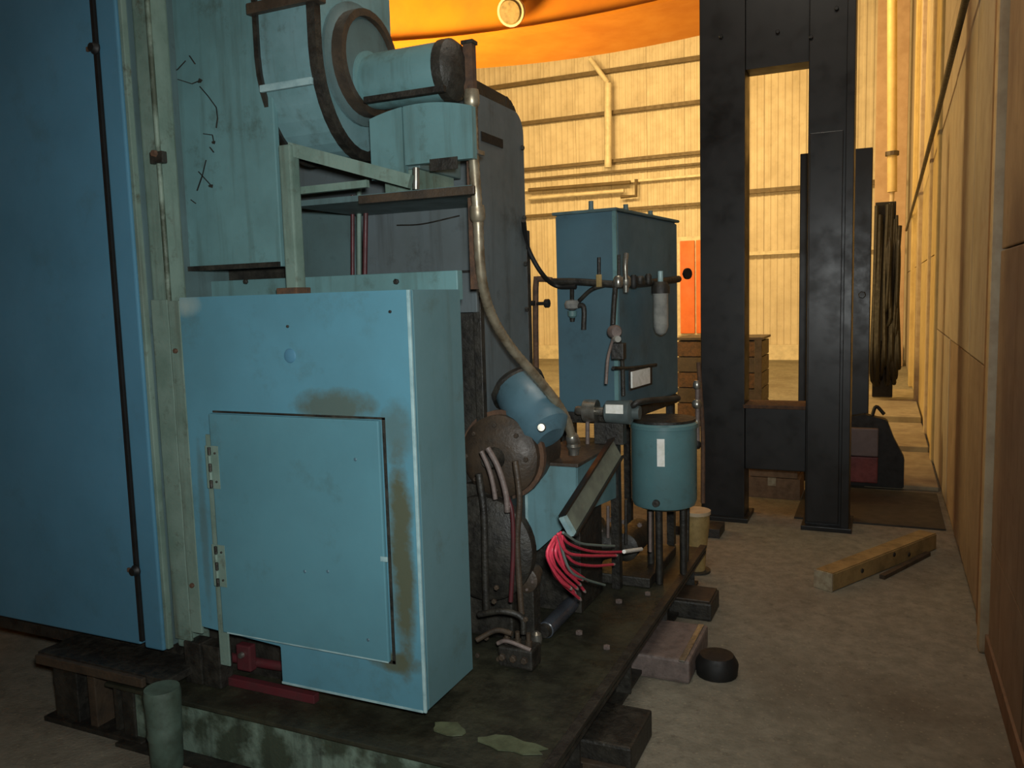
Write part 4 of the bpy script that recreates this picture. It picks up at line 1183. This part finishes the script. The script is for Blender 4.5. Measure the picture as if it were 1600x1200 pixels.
for k in range(4):
    o4, n4 = vv[k * 4:k * 4 + 4], vv[k * 4 + 4:k * 4 + 8]
    bm.faces.new((o4[2], n4[2], n4[3], o4[3]))
    bm.faces.new((o4[0], n4[0], n4[1], o4[1]))
    bm.faces.new((o4[0], n4[0], n4[2], o4[2]))
    bm.faces.new((o4[1], n4[1], n4[3], o4[3]))
link('label_strip', bm, white, tk, label='white label strip')
a = dirc - 0.15
lathe('drain_plug', (tx + math.cos(a) * tr, TY + math.sin(a) * tr, tz0 + 0.05), (math.cos(a), math.sin(a), 0), [(0, 0.018), (0.015, 0.016)], dark, tk, seg=12)
for k in range(3):
    a = k * math.tau / 3 + 0.5
    lathe('leg', (tx + math.cos(a) * tr * 0.6, TY + math.sin(a) * tr * 0.6, 0.222), (0, 0, 1), [(0, 0.018), (tz0 - 0.222 + 0.004, 0.018)], dark, tk, seg=10)
# pump head left of tank top
p0, p1 = PY(900, 641, 3.50), PY(1000, 645, 3.50)
d2 = p1 - p0
L = d2.length
t = thing('feed_pump', 'grey horizontal feed pump with a white tag left of the tank top', 'pump', p0)
lathe('barrel', p0 + d2 * 0.46, d2, [(0, 0.035), (0.01, 0.05), (L * 0.40, 0.055), (L * 0.44, 0.03), (L * .54, .03)], M('pump_grey', (0.10, 0.13, 0.13), (0.07, 0.09, 0.09), 0.35, scale=12), t, seg=24)
lathe('chrome_end', p0, d2, [(0, 0.018), (0.01, 0.022), (0.04, 0.022), (0.042, 0.052), (L * 0.34, 0.052), (L * 0.32, 0.02), (L * .46, .02)], bare, t, seg=20)
pt_ = PY(960, 640, 3.44)
box('tag', pt_.x - 0.04, pt_.x + 0.04, 3.437, 3.441, pt_.z - 0.018, pt_.z + 0.022, white, t, 0.001)
tube('down_pipe', [PY(918, 652, 3.50), PY(918, 690, 3.50), PY(918, 715, 3.50)], 0.010, pinkish, t)
tube('top_pipe', [PY(985, 640, 3.50), PY(1000, 628, 3.50), PY(1060, 622, 3.75)], 0.014, dark, t)
box('pump_bracket', PY(930, 670, 3.52).x, PY(975, 670, 3.52).x, 3.50, 3.56, jz1 + 0.016, PY(950, 660, 3.52).z, dark, t, 0.003)
# pipes right of tank
t = thing('sight_gauge', 'thin upright bright metal sight gauge with pipes right of the teal tank', 'gauge', PY(1090, 800, 4.15))
q0, q1 = PY(1090, 700, 4.15), PY(1090, 596, 4.15)
tube('tube', [q0, q1], 0.012, pinkish, t)
for yy, r, mt in ((602, 0.02, bare), (632, 0.026, bare), (662, 0.018, bare), (695, 0.02, black_rub)):
    p = PY(1089, yy, 4.15)
    lathe('fitting', p - Vector((0, 0, 0.02)), (0, 0, 1), [(0, r * .7), (0.01, r), (0.03, r), (0.045, r * .6)], mt, t, seg=12)
tube('rear_pipe', [(q0.x + 0.02, 4.18, 0.52), (q0.x + 0.02, 4.18, 0.9), (q0.x + 0.0, 4.18, 1.25)], 0.011, rust, t)
tube('front_pipe', [(q0.x - 0.05, 4.12, 0.222), (q0.x - 0.035, 4.12, q0.z + 0.1)], 0.009, dark, t)
